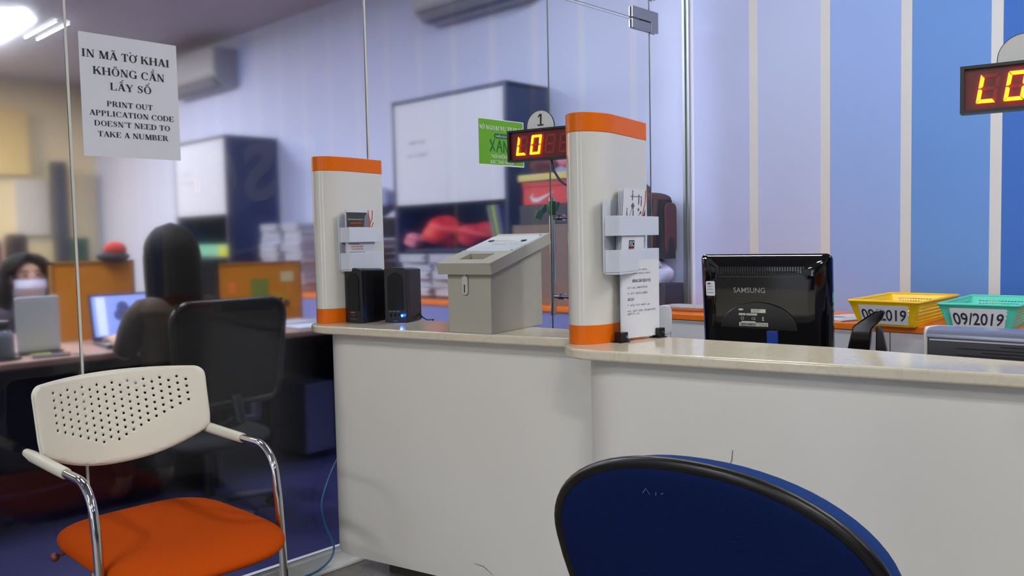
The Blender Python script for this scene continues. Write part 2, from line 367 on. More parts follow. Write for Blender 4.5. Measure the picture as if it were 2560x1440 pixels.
# glass partition (plane x = 0): clear hall face, faintly textured office face
def pane(name, y0, y1, z0, z1, kind='structure', clear=False):
    t = 0.005; m = MB()
    m.bx(-t, t, y0, y1, z0, z1); m.mi = [0]*6
    me = MB(); me.v = m.v; me.f = m.f; me.mi = []
    for f in m.f:
        c = sum((m.v[i] for i in f), Vector())/4
        me.mi.append(0 if c.x > t*0.9 else (1 if c.x < -t*0.9 else 2))
    o = obj(name, me, [GL_C if clear else GL_F, GL_C if clear else GL_B, mat('pane_edge', (150, 172, 165), 0.3)]); o['kind'] = kind; return o
g = 0.0022
pane('window_1', -1.25, -0.152-g, 0.062, CEIL)
pane('window_2', -0.152+g, 0.954-g, 0.062, CEIL)
pane('window_3', 0.954+g, 2.057-g, 0.062, CEIL)
pane('window_4', 2.057+g, 3.151-g, 0.062, CEIL)
pane('window_5', 3.151+g, 4.012-g, 2.423, CEIL)
pane('window_6', 4.012+g, 4.40, 0.062, CEIL, clear=True)
door = pane('door_1', 3.151+g, 4.012-g, 0.012, 2.409)
m = MB()
for (y, z0, z1) in ((-0.152, 0.062, CEIL), (0.954, 0.062, CEIL), (2.057, 0.062, CEIL), (3.151, 2.423, CEIL)):
    m = MB().bx(-0.0056, 0.0058, y-0.0036, y+0.0036, z0, z1); struct('trim_1', m, SILIC)
struct('trim_2', MB().bx(-0.03, 0.03, -1.25, 3.15, 0.0, 0.062), mat('white_rail', (206, 208, 205), 0.35), bevel=0.004)
struct('trim_3', MB().bx(0.03, 0.062, -1.25, 3.15, 0.0, 0.014), mat('white_rail', (206, 208, 205), 0.35), bevel=0.003)
struct('trim_4', MB().bx(-0.022, -0.006, 4.385, YB, 0.0, CEIL).bx(0.006, 0.02, 4.391, YB, 0.0, CEIL), ALU)
struct('trim_5', MB().bx(-0.03, 0.03, 4.012, YB, 0.0, 0.062), ALU)
# door handle (a bar each side, on two standoffs) and patch hinge
m = MB()
hy = 3.225
m.tube([(-0.06, hy, 0.851), (-0.06, hy, 1.44)], 0.0145, 16).tube([(0.06, hy, 0.851), (0.06, hy, 1.44)], 0.0145, 16)
for z in (1.338, 0.945): m.tube([(-0.06, hy, z), (0.06, hy, z)], 0.009, 12).tube([(-0.022, hy, z), (-0.006, hy, z)], 0.016, 14).tube([(0.006, hy, z), (0.022, hy, z)], 0.016, 14)
o = obj('handle', m, CHROME, door); o['label'] = 'long tubular steel pull handle'
m = MB()
for s in (1, -1):
    m.bx(0.006*s if s > 0 else -0.017, 0.017 if s > 0 else -0.006, 3.838, 4.008, 2.365, 2.414)
o = obj('hinge', m, STEEL, door, bevel=0.002); o['label'] = 'steel patch fitting plate on the door corner'
ph = thing('patch_hinge', 'L-shaped steel patch fitting above the glass door corner', 'hinge', (0, 3.838, 2.43))
m = MB()
for s in (1, -1):
    x0, x1 = (0.006, 0.017) if s > 0 else (-0.017, -0.006)
    m.prism([(0.0, -0.009), (0.176, -0.009), (0.176, -0.065), (0.244, -0.065), (0.244, 0.052), (0.0, 0.052)], x0, x1, ex=Y, ey=Z, ez=X)
obj('plate', m, STEEL, ph, bevel=0.002)
obj('pivot', MB().bx(-0.006, 0.008, 0.09, 0.165, -0.02, -0.007), BLACK, ph)
tag(obj('glass_clip', MB().bx(0.006, 0.016, 4.018, 4.058, 2.545, 2.60).bx(-0.016, -0.006, 4.018, 4.058, 2.545, 2.60), STEEL, bevel=0.003), 'small steel clip on the glass right above the patch fitting', 'clip')

# ------------------------------------------------------------------ ceiling lamps
def fixture(name, x, y, sx, sy, tm, label, group):
    t = thing(name, label, 'lamp', (x, y, CEIL), 0, group)
    obj('tray', MB().bx(-sx/2-.03, sx/2+.03, -sy/2, sy/2, -0.045, 0.0), LAMPW, t, bevel=0.004)
    for s in (-1, 1):
        obj('tube', MB().tube([(-sx/2, s*sy*.3, -0.065), (sx/2, s*sy*.3, -0.065)], 0.014, 10), tm, t)
for (x, y) in HALL_FIX: fixture('ceiling_lamp', x, y, 0.84, 0.18, TUBE, 'twin tube fluorescent lamp on the hall ceiling, some added as fill', 'hall ceiling lamps')
for (x, y) in OFF_FIX: fixture('ceiling_lamp', x, y, 1.1, 0.55, TUBE, 'wide white tube lamp on the office ceiling, one added as fill', 'office ceiling lamps')
for (x, y) in WARM_FIX: fixture('ceiling_lamp', x, y, 0.6, 0.5, TUBEW, 'warm yellow ceiling lamp at the far end of the office', 'warm ceiling lamps')

# ------------------------------------------------------------------ reception counter
ct = thing('reception_counter', 'long white stepped reception counter with cream stone top', 'counter', (0, 0, 0), DA)
front = [(0.62, 1.93), (0.50, 1.90)]+arc(0.60, 1.81, 0.14, 165, 270, 8)+[(1.55, 1.67)]+arc(1.585, 1.635, 0.035, 90, 0, 4)+arc(1.75, 1.59, 0.13, 180, 270, 8)+[(2.74, 1.46)]+arc(2.775, 1.425, 0.035, 90, 0, 4)+arc(2.94, 1.38, 0.13, 180, 270, 8)+[(3.9, 1.25), (4.0, 1.27), (4.05, 1.6)]
def ribbon(poly, z0, z1):
    m = MB(); n = len(poly)
    return m.add([Vector((p[0], p[1], z0)) for p in poly]+[Vector((p[0], p[1], z1)) for p in poly], [(i, i+1, n+i+1, n+i) for i in range(n-1)])
obj('front_panel', ribbon(front, 0.118, 0.921), WHITE, ct, solid=0.018, sharp=30)
kick = [(0.62, 1.95), (0.62, 1.85), (1.76, 1.85), (1.77, 1.64), (2.95, 1.64), (2.96, 1.44), (3.9, 1.44), (3.9, 1.7)]
obj('toe_kick', ribbon(kick, 0.0, 0.125), mat('kick_board', (74, 70, 64), 0.5), ct, solid=0.018, sharp=30)
slabL = [(0.405, 1.87)]+arc(0.565, 1.758, 0.16, 180, 270, 8)+[(1.562, 1.598), (1.562, 1.806), (1.29, 1.837), (0.86, 1.893), (0.52, 1.935), (0.45, 1.925)]
slabR = [(1.562, 1.84), (1.562, 1.53)]+arc(1.697, 1.53, 0.135, 180, 270, 8)[1:]+[(2.74, 1.395), (2.74, 1.58), (2.443, 1.64), (2.358, 1.659), (2.231, 1.69), (1.884, 1.723), (1.70, 1.75), (1.69, 1.835)]
slabT = [(2.742, 1.58), (2.742, 1.33)]+arc(2.877, 1.33, 0.135, 180, 270, 8)[1:]+[(4.05, 1.195), (4.05, 1.5), (2.95, 1.56)]
for s, lab in ((slabL, None), (slabR, None), (slabT, None)):
    obj('countertop', MB().prism(s, CT-0.028, CT), STONE, ct, bevel=0.006, seg=3)
# scuff marks on the white panel
SCUFF = mat('scuff', (105, 104, 100), 0.8)
for c_, w_ in (([(1.13, 0.19, .0015), (1.165, 0.186, .0025), (1.20, 0.165, .001)], 1.66), ([(1.52, 0.43, .0015), (1.524, 0.417, .002), (1.528, 0.405, .001)], 1.66), ([(2.045, 0.715, 0.0015), (2.043, 0.69, 0.0022), (2.034, 0.67, 0.001)], 1.45)):
    flatobj('scuff_mark', MB().flat([_c(c_)], Vector((0, w_, 0)), X, Z, 0.0006), SCUFF, ct)
desk = thing('staff_desk', 'low white staff desk hidden behind the stone counter', 'desk', (0, 0, 0), DA)
obj('desk_top', MB().prism([(1.75, 1.80), (4.0, 1.62), (4.0, 2.35), (1.75, 2.35)], 0.70, 0.725), WHITE, desk, bevel=0.003)
for a in (1.8, 3.9): obj('leg', MB().bx(a-.02, a+.02, 1.85, 2.3, 0, 0.70), WHITE, desk)

# ------------------------------------------------------------------ pillars on the counter
def pillar(uc, wn, wb, h, label, a=0.0655, b=0.115):
    t = thing('display_pillar', label, 'pillar', fr(uc, wn, CT), DA, 'display pillars on the counter')
    dep = wb-wn
    def out(k=0.0): return [(a*cos(radians(th))*1.0, b+b*sin(radians(th))) for th in [180+i*180/24 for i in range(25)]]+[(a, dep-0.004), (a-0.004, dep), (-a*0.4, dep), (-a, dep-0.09)]
    pl = out()
    obj('orange_band', MB().prism(pl, 0.0, 0.052), ORANGE, t, bevel=0.001)
    obj('body', MB().prism([(p[0]*.985, p[1]) for p in pl], 0.052, h-0.052), GLOSSW, t, sharp=35)
    obj('orange_band', MB().prism(pl, h-0.052, h), ORANGE, t, bevel=0.002)
    return t
pillar(0.4665, 1.675, 1.966, 0.600, 'white pillar with orange bands behind the two small speakers')
pillar(1.6105, 1.486, 1.824, 0.626, 'tall white pillar with orange bands beside the price sign')
pillar(2.84, 1.26, 1.60, 0.626, 'white pillar with orange bands carrying the red display at the right edge')

# ------------------------------------------------------------------ brochure holders (on the +u face of a pillar)
ACRYL = mat('frosted_acrylic', (206, 212, 222), 0.25, var=0.02)
def holder(uf, w0, w1, zb, label, front):
    """local frame: x = along +w, y = out of the pillar (towards +u), z up"""
    R = DA
    t = thing('brochure_holder', label, 'holder', fr(uf, w0, zb), R, 'brochure holders')
    # children use ex = W-like (local y) and out = local x
    L = w1-w0; fo = front
    obj('back_plate', MB().bx(0.0, 0.003, 0.0, L, -0.002, 0.20), ACRYL, t, bevel=0.001)
    obj('tray', MB().bx(0.0, fo, 0.01, L-.02, -0.006, 0.0), ACRYL, t, bevel=0.001)
    for z0, z1 in ((0.098, 0.152), (0.0, 0.06)):
        m = MB(); path = [(0.003, 0.008), (fo, 0.008), (fo, L-.006), (0.003, L-0.006)]
        mm = ribbon(path, z0, z1); obj('pocket_strip', mm, ACRYL, t, solid=0.0025, sharp=30, bevel=0.004)
    return t
holder(0.532, 1.712, 1.90, 1.140, 'acrylic brochure holder on the left pillar above the speakers', 0.048)
holder(1.6765, 1.51, 1.80, 1.143, 'acrylic brochure holder on the right pillar above the price sign', 0.045)

DKG = mat('brochure_grey', (62, 60, 56), 0.5); LOR = mat('print_orange', (206, 96, 40), 0.6); PGREY = mat('print_grey', (120, 122, 130), 0.6); DRED = mat('print_dark_photo', (70, 34, 30), 0.6, var=0.8, scale=60)
def brochure(uf, w0, wid, z0, h, lean, label, group, face=None):
    t = thing('brochure', label, 'brochure', fr(uf, w0, z0), DA, group)
    # sheet leaning along +w as it rises (sheared prism), thickness 3 mm outwards
    def P(y, z): return (y+lean*z, z)
    pl = [P(0, 0), P(wid, 0), P(wid, h), P(0, h)]
    obj('booklet', MB().prism(pl, 0.0, 0.0028, ex=Y, ey=Z, ez=X), PAPER, t)
    if face: face(t, 0.0028, P)
    return t
ey_ = lambda lean: (Z+Y*lean)
def face_L(t, x, P):
    O = Vector((x, 0, 0)); off = 0.0006
    flatobj('cover_panel', MB().rect(O, Y, Z, 0.002, 0.112, 0.130, 0.205, off), DKG, t)
    m = MB().flat(_shiftp(_ell(0.112, 0.165, 0.018, 0.036), 0, 0), O, Y, Z, off*2); flatobj('cover_disc', m, PGREY, t)
    m = MB().flat(_place(sans('Implementing the policy of', 0.006, 0.082), 0.008, 0.178), O, Y, Z, off*3); flatobj('lettering', m, PAPER, t)
    m = MB()
    m.flat(bars([0.064], 0.022, 0.163, 0.008), O, Y, Z, off*3).flat(bars([0.034, 0.046], 0.008, 0.149, 0.008), O, Y, Z, off*3)
    m.flat([_c([(0.118, 0.214, .004), (0.124, 0.18, .004), (0.12, 0.15, .004)]), _c([(0.142, 0.214, .004), (0.14, 0.185, .004), (0.122, 0.155, .004)]), _c([(0.146, 0.17, .004), (0.134, 0.15, .004), (0.126, 0.13, .004)])], O, Y, Z, off*3)
    flatobj('print_stroke', m, LOR, t)
    flatobj('photo_print', MB().rect(O, Y, Z, 0.116, 0.148, 0.128, 0.152, off), DRED, t)
    for k, (ws, z) in enumerate((([.05], .088), ([.068], .079), ([.062], .07))): flatobj('print_heading', MB().flat(bars(ws, 0.016+0.004*k, z, 0.006), O, Y, Z, off), LOR, t)
    for k, (ws, z) in enumerate((([.03, .05], .060), ([.05], .053), ([.04, .04], .046), ([.052], .039))): flatobj('print_line', MB().flat(bars(ws, 0.012, z, 0.0035), O, Y, Z, off), DGREY, t)
def _ell(cx, cy, rx, ry, n=20):
    return [([(cx+rx*cos(2*pi*i/n), cy+ry*sin(2*pi*i/n)) for i in range(n)], [tuple(range(n))])]
def _place(polys, x, y, lean=0.0): return [([(p[0]+x+lean*(p[1]+y), p[1]+y) for p in vs], fs) for vs, fs in polys]
def _shiftp(polys, x, y): return _place(polys, x, y)
def face_R(t, x, P):
    O = Vector((x, 0, 0)); off = 0.0006; ln = 0.14
    m = MB()
    for (cx, cy, r) in ((0.06, 0.178, .012), (0.1, 0.168, .007), (0.116, 0.16, .007), (0.026, 0.128, .009), (0.062, 0.128, .008)):
        m.flat(_place([([(cx-r, cy), (cx, cy-r*.8), (cx+r, cy), (cx, cy+r*.8)], [(0, 1, 2, 3)])], 0, 0, ln), O, Y, Z, off)
    for (cx, cy, hh) in ((0.056, 0.195, .024), (0.1, 0.185, .024), (0.118, 0.18, .024), (0.022, 0.14, .03), (0.064, 0.145, .03)):
        m.flat(_place(_ell(cx, cy+hh*.35, .0035, hh*.5)+_ell(cx, cy+hh*.95, .003, .003), 0, 0, ln), O, Y, Z, off)
    m.flat(_place([_c([(0.026, 0.128, .0018), (0.062, 0.128, .0018), (0.116, 0.16, .0018)]), _c([(0.026, 0.128, .0018), (0.06, 0.178, .0018)]), _c([(0.04, 0.204, .0015), (0.115, 0.204, .0015)])], 0, 0, ln), O, Y, Z, off)
    flatobj('figure_diagram', m, mat('print_figures', (92, 92, 100), 0.7), t)
    m = MB().flat(_place([_c([(0.147, 0.224, .0055), (0.146, 0.19, .005), (0.13, 0.155, .005), (0.1, 0.128, .0045), (0.07, 0.115, .004)])], 0, 0, ln), O, Y, Z, off*2)
    flatobj('print_stroke', m, LOR, t)
    m = MB().flat(_place([([(0.148, 0.17), (0.148, 0.115), (0.088, 0.115), (0.125, 0.14)], [(0, 1, 2, 3)])], 0, 0, ln), O, Y, Z, off)
    flatobj('photo_print', m, DRED, t)
    m = MB().flat(_place(_box2(0.045, 0.082, 0.062, 0.083), 0, 0, ln), O, Y, Z, off); flatobj('logo_block', m, INK, t)
    m = MB().flat(_place(sans('FSC', 0.015, 0.03, shear=0.1, bold=0.01), 0.047, 0.066, ln), O, Y, Z, off*2); flatobj('lettering', m, PAPER, t)
    m = MB().flat(_place(_box2(0.045, 0.082, 0.0585, 0.0615), 0, 0, ln), O, Y, Z, off)
    m.flat(_place(_box2(0.002, 0.15, 0.0, 0.011), 0, 0, ln), O, Y, Z, off); flatobj('print_rule', m, LOR, t)
def _box2(x0, x1, y0, y1): return [([(x0, y0), (x1, y0), (x1, y1), (x0, y1)], [(0, 1, 2, 3)])]
ORED = mat('brochure_foot_orange', (214, 84, 34), 0.5)
for k in range(3):
    brochure(0.542+0.0115*k, 1.735-0.009*k, 0.150, 1.141, 0.215, 0.02, ['white brochure edge farthest back in the left holder', 'white brochure edge in the middle of the left holder', 'front brochure with dark grey panel and orange title in the left holder'][k], 'brochures on the left pillar', face_L if k == 2 else None)
for k in range(4):
    t = brochure(1.686+0.0093*k, 1.565-0.010*k, 0.150, 1.145, 0.226, 0.14, ['white brochure standing farthest back in the right holder', 'second white brochure from the pillar in the right holder', 'white brochure just behind the front one in the right holder', 'front brochure with grey figure diagram and orange curve in the right holder'][k], 'brochures on the right pillar', face_R if k == 3 else None)
    if k < 3:
        obj('orange_foot', MB().bx(-0.0002, 0.003, -0.0004, 0.150, 0.0, 0.011), ORED, t)

# ------------------------------------------------------------------ LED number displays on the pillars
LEDON = mat('led_lit', (255, 200, 30), 0.5, emit=(255, 112, 6), estr=4.8)
LEDOFF = mat('led_unlit', (130, 30, 20), 0.5); LEDBOARD = mat('led_board', (96, 14, 8), 0.3, var=0.1)
SEGS = {'a': 1, 'b': 2, 'c': 3, 'd': 4, 'e': 5, 'f': 6, 'g': 7}
def seg_polys(w_, h_, which, ts=0.0072, gp=0.0012, sl=0.16):
    xl, xr, yt, yb, ym = 0, w_, h_, 0, h_/2; o = {}
    def hz(y, lo): return [(xl+gp, y), (xl+ts*.5, y+ts*.5) if lo != 't' else (xl+gp, y), (xr-ts*.5, y+ts*.5) if lo != 't' else (xr-gp, y)]
    o['a'] = [(xl+gp, yt), (xr-gp, yt), (xr-ts, yt-ts), (xl+ts, yt-ts)]
    o['d'] = [(xl+ts, yb+ts), (xr-ts, yb+ts), (xr-gp, yb), (xl+gp, yb)]
    o['g'] = [(xl+ts*.6, ym), (xl+ts, ym+ts*.5), (xr-ts, ym+ts*.5), (xr-ts*.6, ym), (xr-ts, ym-ts*.5), (xl+ts, ym-ts*.5)]
    o['f'] = [(xl, ym+gp), (xl+ts*.6, ym+gp), (xl+ts, ym+ts*.6), (xl+ts, yt-ts-gp), (xl, yt-gp)]
    o['e'] = [(xl, yb+gp), (xl+ts, yb+ts+gp), (xl+ts, ym-ts*.6), (xl+ts*.6, ym-gp), (xl, ym-gp)]
    o['b'] = [(xr, ym+gp), (xr, yt-gp), (xr-ts, yt-ts-gp), (xr-ts, ym+ts*.6), (xr-ts*.6, ym+gp)]
    o['c'] = [(xr, yb+gp), (xr, ym-gp), (xr-ts*.6, ym-gp), (xr-ts, ym-ts*.6), (xr-ts, yb+ts+gp)]
    return [[(x+sl*y, y) for x, y in o[k]] for k in which]
def led(u0, w0, label, wid, digit=None):
    """front face looks along -w; local x = +u, z up"""
    t = thing('number_display', label, 'display', fr(u0, w0, 1.466), DA, 'red number displays')
    H = 0.092
    obj('case', MB().bx(0, wid, 0.0115, 0.036, 0, H), BLACK, t, bevel=0.002)
    fm = MB().bx(0, wid, 0.0, 0.0125, 0, 0.006).bx(0, wid, 0.0, 0.0125, H-0.006, H).bx(0, 0.007, 0.0, 0.0125, 0.006, H-0.006).bx(wid-0.007, wid, 0.0, 0.0125, 0.006, H-0.006)
    obj('frame', fm, BLACK, t)
    obj('screen', MB().bx(0.006, wid-0.006, 0.0100, 0.012, 0.005, H-0.005), LEDBOARD, t)
    word = ['def', 'abcdef', '', '']
    on, off = MB(), MB()
    for k in range(4):
        ox = 0.027+0.0465*k
        for s in 'abcdefg':
            tgt = on if s in word[k] else off
            for pl in seg_polys(0.034, 0.056, s):
                tgt.prism([(p[0]+ox, p[1]+0.018) for p in pl], -0.0060 if tgt is on else -0.0099, -0.0045 if tgt is on else -0.0090, ex=X, ey=Z, ez=-Y)
    obj('lit_segment', on, LEDON, t); obj('unlit_segment', off, LEDOFF, t)
    # number plate standing on the top edge
    pl = [(0.108+0.046*cos(radians(a)), H+0.006+0.047*sin(radians(a))) for a in range(0, 181, 9)]+[(0.062, H), (0.154, H)]
    obj('number_plate', MB().prism(pl, 0.012, 0.015, ex=X, ey=Z, ez=Y), BLACK, t)
    pf = [(0.108+0.0445*cos(radians(a)), H+0.006+0.0455*sin(radians(a))) for a in range(0, 181, 9)]+[(0.0635, H), (0.1525, H)]
    o = flatobj('plate_face', MB().add([Vector((p[0], 0.0115, p[1])) for p in pf], [tuple(range(len(pf)))]), mat('plate_white', (206, 208, 205), 0.5), t)
    if digit:
        m = MB().flat(_place(_h(-.0, .012, 0, .003) and [_h(0.099, 0.119, H+0.008, 0.004), _quad(0.1095, H+0.008, 0.1105, H+0.042, 0.0055), _quad(0.1015, H+0.033, 0.1085, H+0.042, 0.005)], 0, 0), Vector((0, 0.011, 0)), X, Z, 0.0003)
        flatobj('numeral', m, INK, t)
    return t
d1 = led(1.325, 1.60, 'red digital number display topped by white plate with numeral 1', 0.222, '1')
obj('cable', MB().tube([(0.132, 0.03, 0.004), (0.138, 0.032, -0.03), (0.157, 0.035, -0.06), (0.176, 0.04, -0.075), (0.21, 0.05, -0.085), (0.222, 0.06, -0.10)], 0.0035, 8), mat('dark_blue_cable', (24, 34, 70), 0.4), d1)
led(2.535, 1.345, 'red digital number display cut by the right edge of the photo', 0.23)
# ------------------------------------------------------------------ speakers
CLOTH = mat('speaker_cloth', (9, 9, 11), 0.9, var=0.3, scale=400, bump=0.2)
LEDBLUE = mat('blue_led', (120, 180, 255), 0.3, emit=(14, 60, 255), estr=40.0)
def speaker(pos, rz, label, powered):
    t = thing('desktop_speaker', label, 'speaker', pos, rz, 'pair of black desktop speakers')
    w_, h_, d_ = 0.092, 0.197, 0.115
    prof = [(-w_/2, 0.0), (w_/2, 0.0), (w_/2, h_-0.008)]+[(w_/2*cos(radians(a)), h_-0.008+0.008*sin(radians(a))) for a in range(15, 166, 15)]+[(-w_/2, h_-0.008)]
    back = [(p[0]*0.86, p[1]*0.97+0.002) for p in prof]
    obj('cabinet', MB().prism(prof, -0.018, -d_, ex=X, ey=Z, ez=-Y, top=back), BLACK, t, bevel=0.004)
    obj('front_baffle', MB().prism([(p[0]*1.02, p[1]*1.004) for p in prof], 0.0, -0.018, ex=X, ey=Z, ez=-Y), mat('speaker_front', (17, 17, 19), 0.3), t, bevel=0.005, seg=3)
    g_ = [(-0.031, 0.045), (0.031, 0.045)]+[(0.031*cos(radians(a)), 0.148+0.031*sin(radians(a))) for a in range(0, 181, 12)]
    obj('grille', MB().prism(g_, 0.0028, 0.0, ex=X, ey=Z, ez=-Y), CLOTH, t, bevel=0.002)
    m = MB()
    if powered:
        rows = [([.012], -0.028+0.016*k, 0.0395, 0.003) for k in range(3)]+[([.018], -0.01, 0.005, 0.003)]
        for k in range(3): obj('knob', MB().tube([(-0.022+0.016*k, 0.0, 0.027), (-0.022+0.016*k, -0.008, 0.027)], 0.0055, 14), BLACK, t)
        obj('power_light', MB().ball((0.0275, -0.003, 0.026), 0.0048, 0.004, 0.0048), LEDBLUE, t)
        pl = bpy.data.lights.new('power_glow', 'POINT'); pl.energy = 0.035; pl.color = (.05, .2, 1.0); pl.shadow_soft_size = 0.003
        po = bpy.data.objects.new('power_glow', pl); COL.objects.link(po); po.parent = t; po.location = (0.0275, -0.012, 0.026)
    else:
        rows = [([.026], -0.017, 0.036, 0.005), ([.011], -0.006, 0.027, 0.003), ([.036], -0.02, 0.014, 0.002)]
    for r_ in rows: flatobj('print_line', MB().flat(bars(*r_), Vector((0, 0, 0)), X, Z, 0.0008), mat('silver_print', (170, 172, 176), 0.4), t)
speaker(fr(0.582, 1.727, CT), DA-radians(8), 'black desktop speaker touching the white pillar, left of the pair', False)
speaker(fr(0.724, 1.79, CT), DA+radians(8), 'black desktop speaker with glowing blue power light, right of the pair', True)
tag(obj('speaker_cord', MB().tube([tuple(fr(0.745, 1.895, CT+0.03)), tuple(fr(0.765, 1.89, CT+0.012)), tuple(fr(0.79, 1.885, CT+0.004)), tuple(fr(0.80, 1.91, CT+0.003)), tuple(fr(0.78, 1.925, CT-0.02))], 0.0025, 8), BLACK), 'thin black cord behind the speaker with the blue light', 'cord')

# ------------------------------------------------------------------ suggestion box (grey painted steel)
BOXG = mat('grey_enamel', (168, 166, 152), 0.42, var=0.03, scale=40, bump=0.03)
bt = thing('suggestion_box', 'grey metal drop box with sloping lid and front latch on the counter', 'box', (0.897, 1.827, CT), radians(11.0))
# local: x to the viewer's right along the front, y to the rear; front right bottom corner at the origin
BW, BD = 0.163, 0.308
m = MB().prism([(0, 0), (BD, 0), (BD, 0.268), (0, 0.186)], 0.0, -BW, ex=Y, ey=Z, ez=X)
obj('body', m, BOXG, bt, bevel=0.002)
sl = (0.274-0.184)/(BD+0.06); ovr = 0.02
ly = Vector((0, cos(math.atan(sl)), sin(math.atan(sl)))); lz = X.cross(ly); LL = hypot(BD+0.055, sl*(BD+0.055))
O = Vector((-BW-ovr, -0.022, 0.184)); LW = BW+2*ovr
m = MB(); th = 0.036
hole = (0.055, LW-0.055, 0.045, 0.115)
for (x0, x1, y0, y1) in ((0, LW, 0, hole[2]), (0, LW, hole[3], LL), (0, hole[0], hole[2], hole[3]), (hole[1], LW, hole[2], hole[3])):
    c = O+X*((x0+x1)/2)+ly*((y0+y1)/2)+lz*(th/2); m.box(c, (x1-x0, y1-y0, th), X, ly, lz)
obj('lid', m, BOXG, bt)
obj('slot_floor', MB().box(O+X*(LW/2)+ly*0.08+lz*0.004, (LW-0.11, 0.07, 0.004), X, ly, lz), mat('slot_tan', (150, 144, 120), 0.6), bt)
pq = obj('plaque', MB().box(O+X*(LW/2)+ly*0.238+lz*(th+0.0012), (LW-0.012, 0.205, 0.0024), X, ly, lz), mat('plaque_metal', (208, 214, 226), 0.25), bt)
m = MB()
Op = O+lz*(th+0.0024)
for k, ws in enumerate(([.05, .03], [.03, .04, .03], [.06, .03])): flatobj('print_line', MB().flat(bars(ws, 0.05+0.01*k, 0.262-0.024*k, 0.011), Op, X, ly, 0.0006), mat('plaque_print', (150, 154, 158), 0.5), pq)
m = MB()
for x, y in ((0.04, 0.262), (LW-0.035, 0.262)): obj('clip', MB().box(Op+X*x+ly*y+lz*0.0012, (0.016, 0.014, 0.003), X, ly, lz), BLACK, pq)
for x, y in ((0.012, 0.145), (LW-0.012, 0.145), (0.012, 0.332), (LW-0.012, 0.332)): obj('screw', MB().box(Op+X*x+ly*y+lz*0.001, (0.006, 0.006, 0.002), X, ly, lz), STEEL, pq)
lt = obj('latch', MB().prism(rrect(-0.011, 0.011, -0.03, 0.03, 0.009), 0.0, 0.004, O=Vector((-0.093, -0.003, 0.150)), ex=X, ey=Z, ez=-Y).bx(-0.098, -0.088, -0.006, 0, 0.178, 0.19), mat('latch_steel', (196, 196, 186), 0.3, 0.4), bt, bevel=0.001)
obj('latch_slot', MB().bx(-0.0945, -0.0915, -0.0085, -0.007, 0.127, 0.152), INK, lt)

# ------------------------------------------------------------------ price sign in black clips
sn = thing('price_sign', 'white printed price list standing in two black clip feet', 'sign', (1.339, 1.896, CT), radians(-7.7)+pi/2)
# local x along the sheet (to the viewer's right), -y towards the viewer
sh = obj('sheet', MB().bx(0.002, 0.150, -0.0015, 0.0015, 0.008, 0.226), PAPER, sn)
obj('acrylic_edge', MB().bx(-0.004, 0.002, -0.004, 0.004, 0.006, 0.228).bx(-0.004, 0.15, -0.002, 0.002, 0.226, 0.2285), ACRYL, sn)
m = MB(); O = Vector((0, -0.0016, 0)); a_ = 0.0005
rows = [([.012, .008, .02], .052, .196), ([.018, .02, .024], .044, .186), ([.012, .016, .026], .020, .146), ([.008, .016, .028], .020, .130), ([.006, .018, .016, .022, .012], .020, .097), ([.016, .02, .018, .026, .018], .020, .081), ([.012, .01], .040, .073)]
for ws, x, z in rows: flatobj('print_line', MB().flat(bars(ws, x, z, 0.0055 if z < .18 else .0045), O, X, Z, a_), DGREY, sh)
m = MB().flat(_place(sans('B\u1ea2NG GI\u00c1 D\u1ecaCH V\u1ee4', 0.0085, 0.074, bold=0.012), 0.040, 0.163), O, X, Z, a_)
flatobj('heading', m, INK, sh)
m = MB().flat(_place(sans('GHI CH\u00da:', 0.0065, 0.026, bold=0.012), 0.020, 0.114)+_box2(0.02, 0.044, 0.1125, 0.1133), O, X, Z, a_)
flatobj('subheading', m, INK, sh)
for x, z in ((0.083, .146), (0.083, .130), (0.020, .073)): flatobj('bold_print', MB().flat(bars([.018], x, z, 0.0062), O, X, Z, a_*2), INK, sh)
for x in (-0.006, 0.146):
    c = obj('clip_foot', MB().bx(x-.013, x+.013, -0.014, 0.012, 0.003, 0.028).bx(x-.02, x+.018, -0.018, 0.016, 0.0, 0.003), BLACK, sn, bevel=0.001)
    obj('clip_screw', MB().tube([(x+0.006, -0.0142, 0.016), (x+0.006, -0.017, 0.016)], 0.004, 10), STEEL, c)
tag(obj('plastic_card', MB().prism(rrect(0.0, 0.045, 0.0, 0.088, 0.02)[:-6]+[(0, 0)], 0.0, 0.012, O=fr(1.722, 1.768, CT), ex=X*0.6+Y*0.8, ey=Z, ez=Vector((.8, -.6, 0))), mat('grey_white_plastic', (188, 194, 204), 0.4), bevel=0.003), 'small rounded grey-white plastic card standing behind the price sign', 'card')

# ------------------------------------------------------------------ monitor (seen from behind)
mt = thing('computer_monitor', 'glossy black computer monitor seen from behind with a silver maker name', 'monitor', fr(1.993, 1.965, 0.725), DA)
tilt = radians(5.5); ty = Vector((0, cos(tilt), sin(tilt)*-1)) ; tz = Vector((0, -sin(tilt), cos(tilt)))
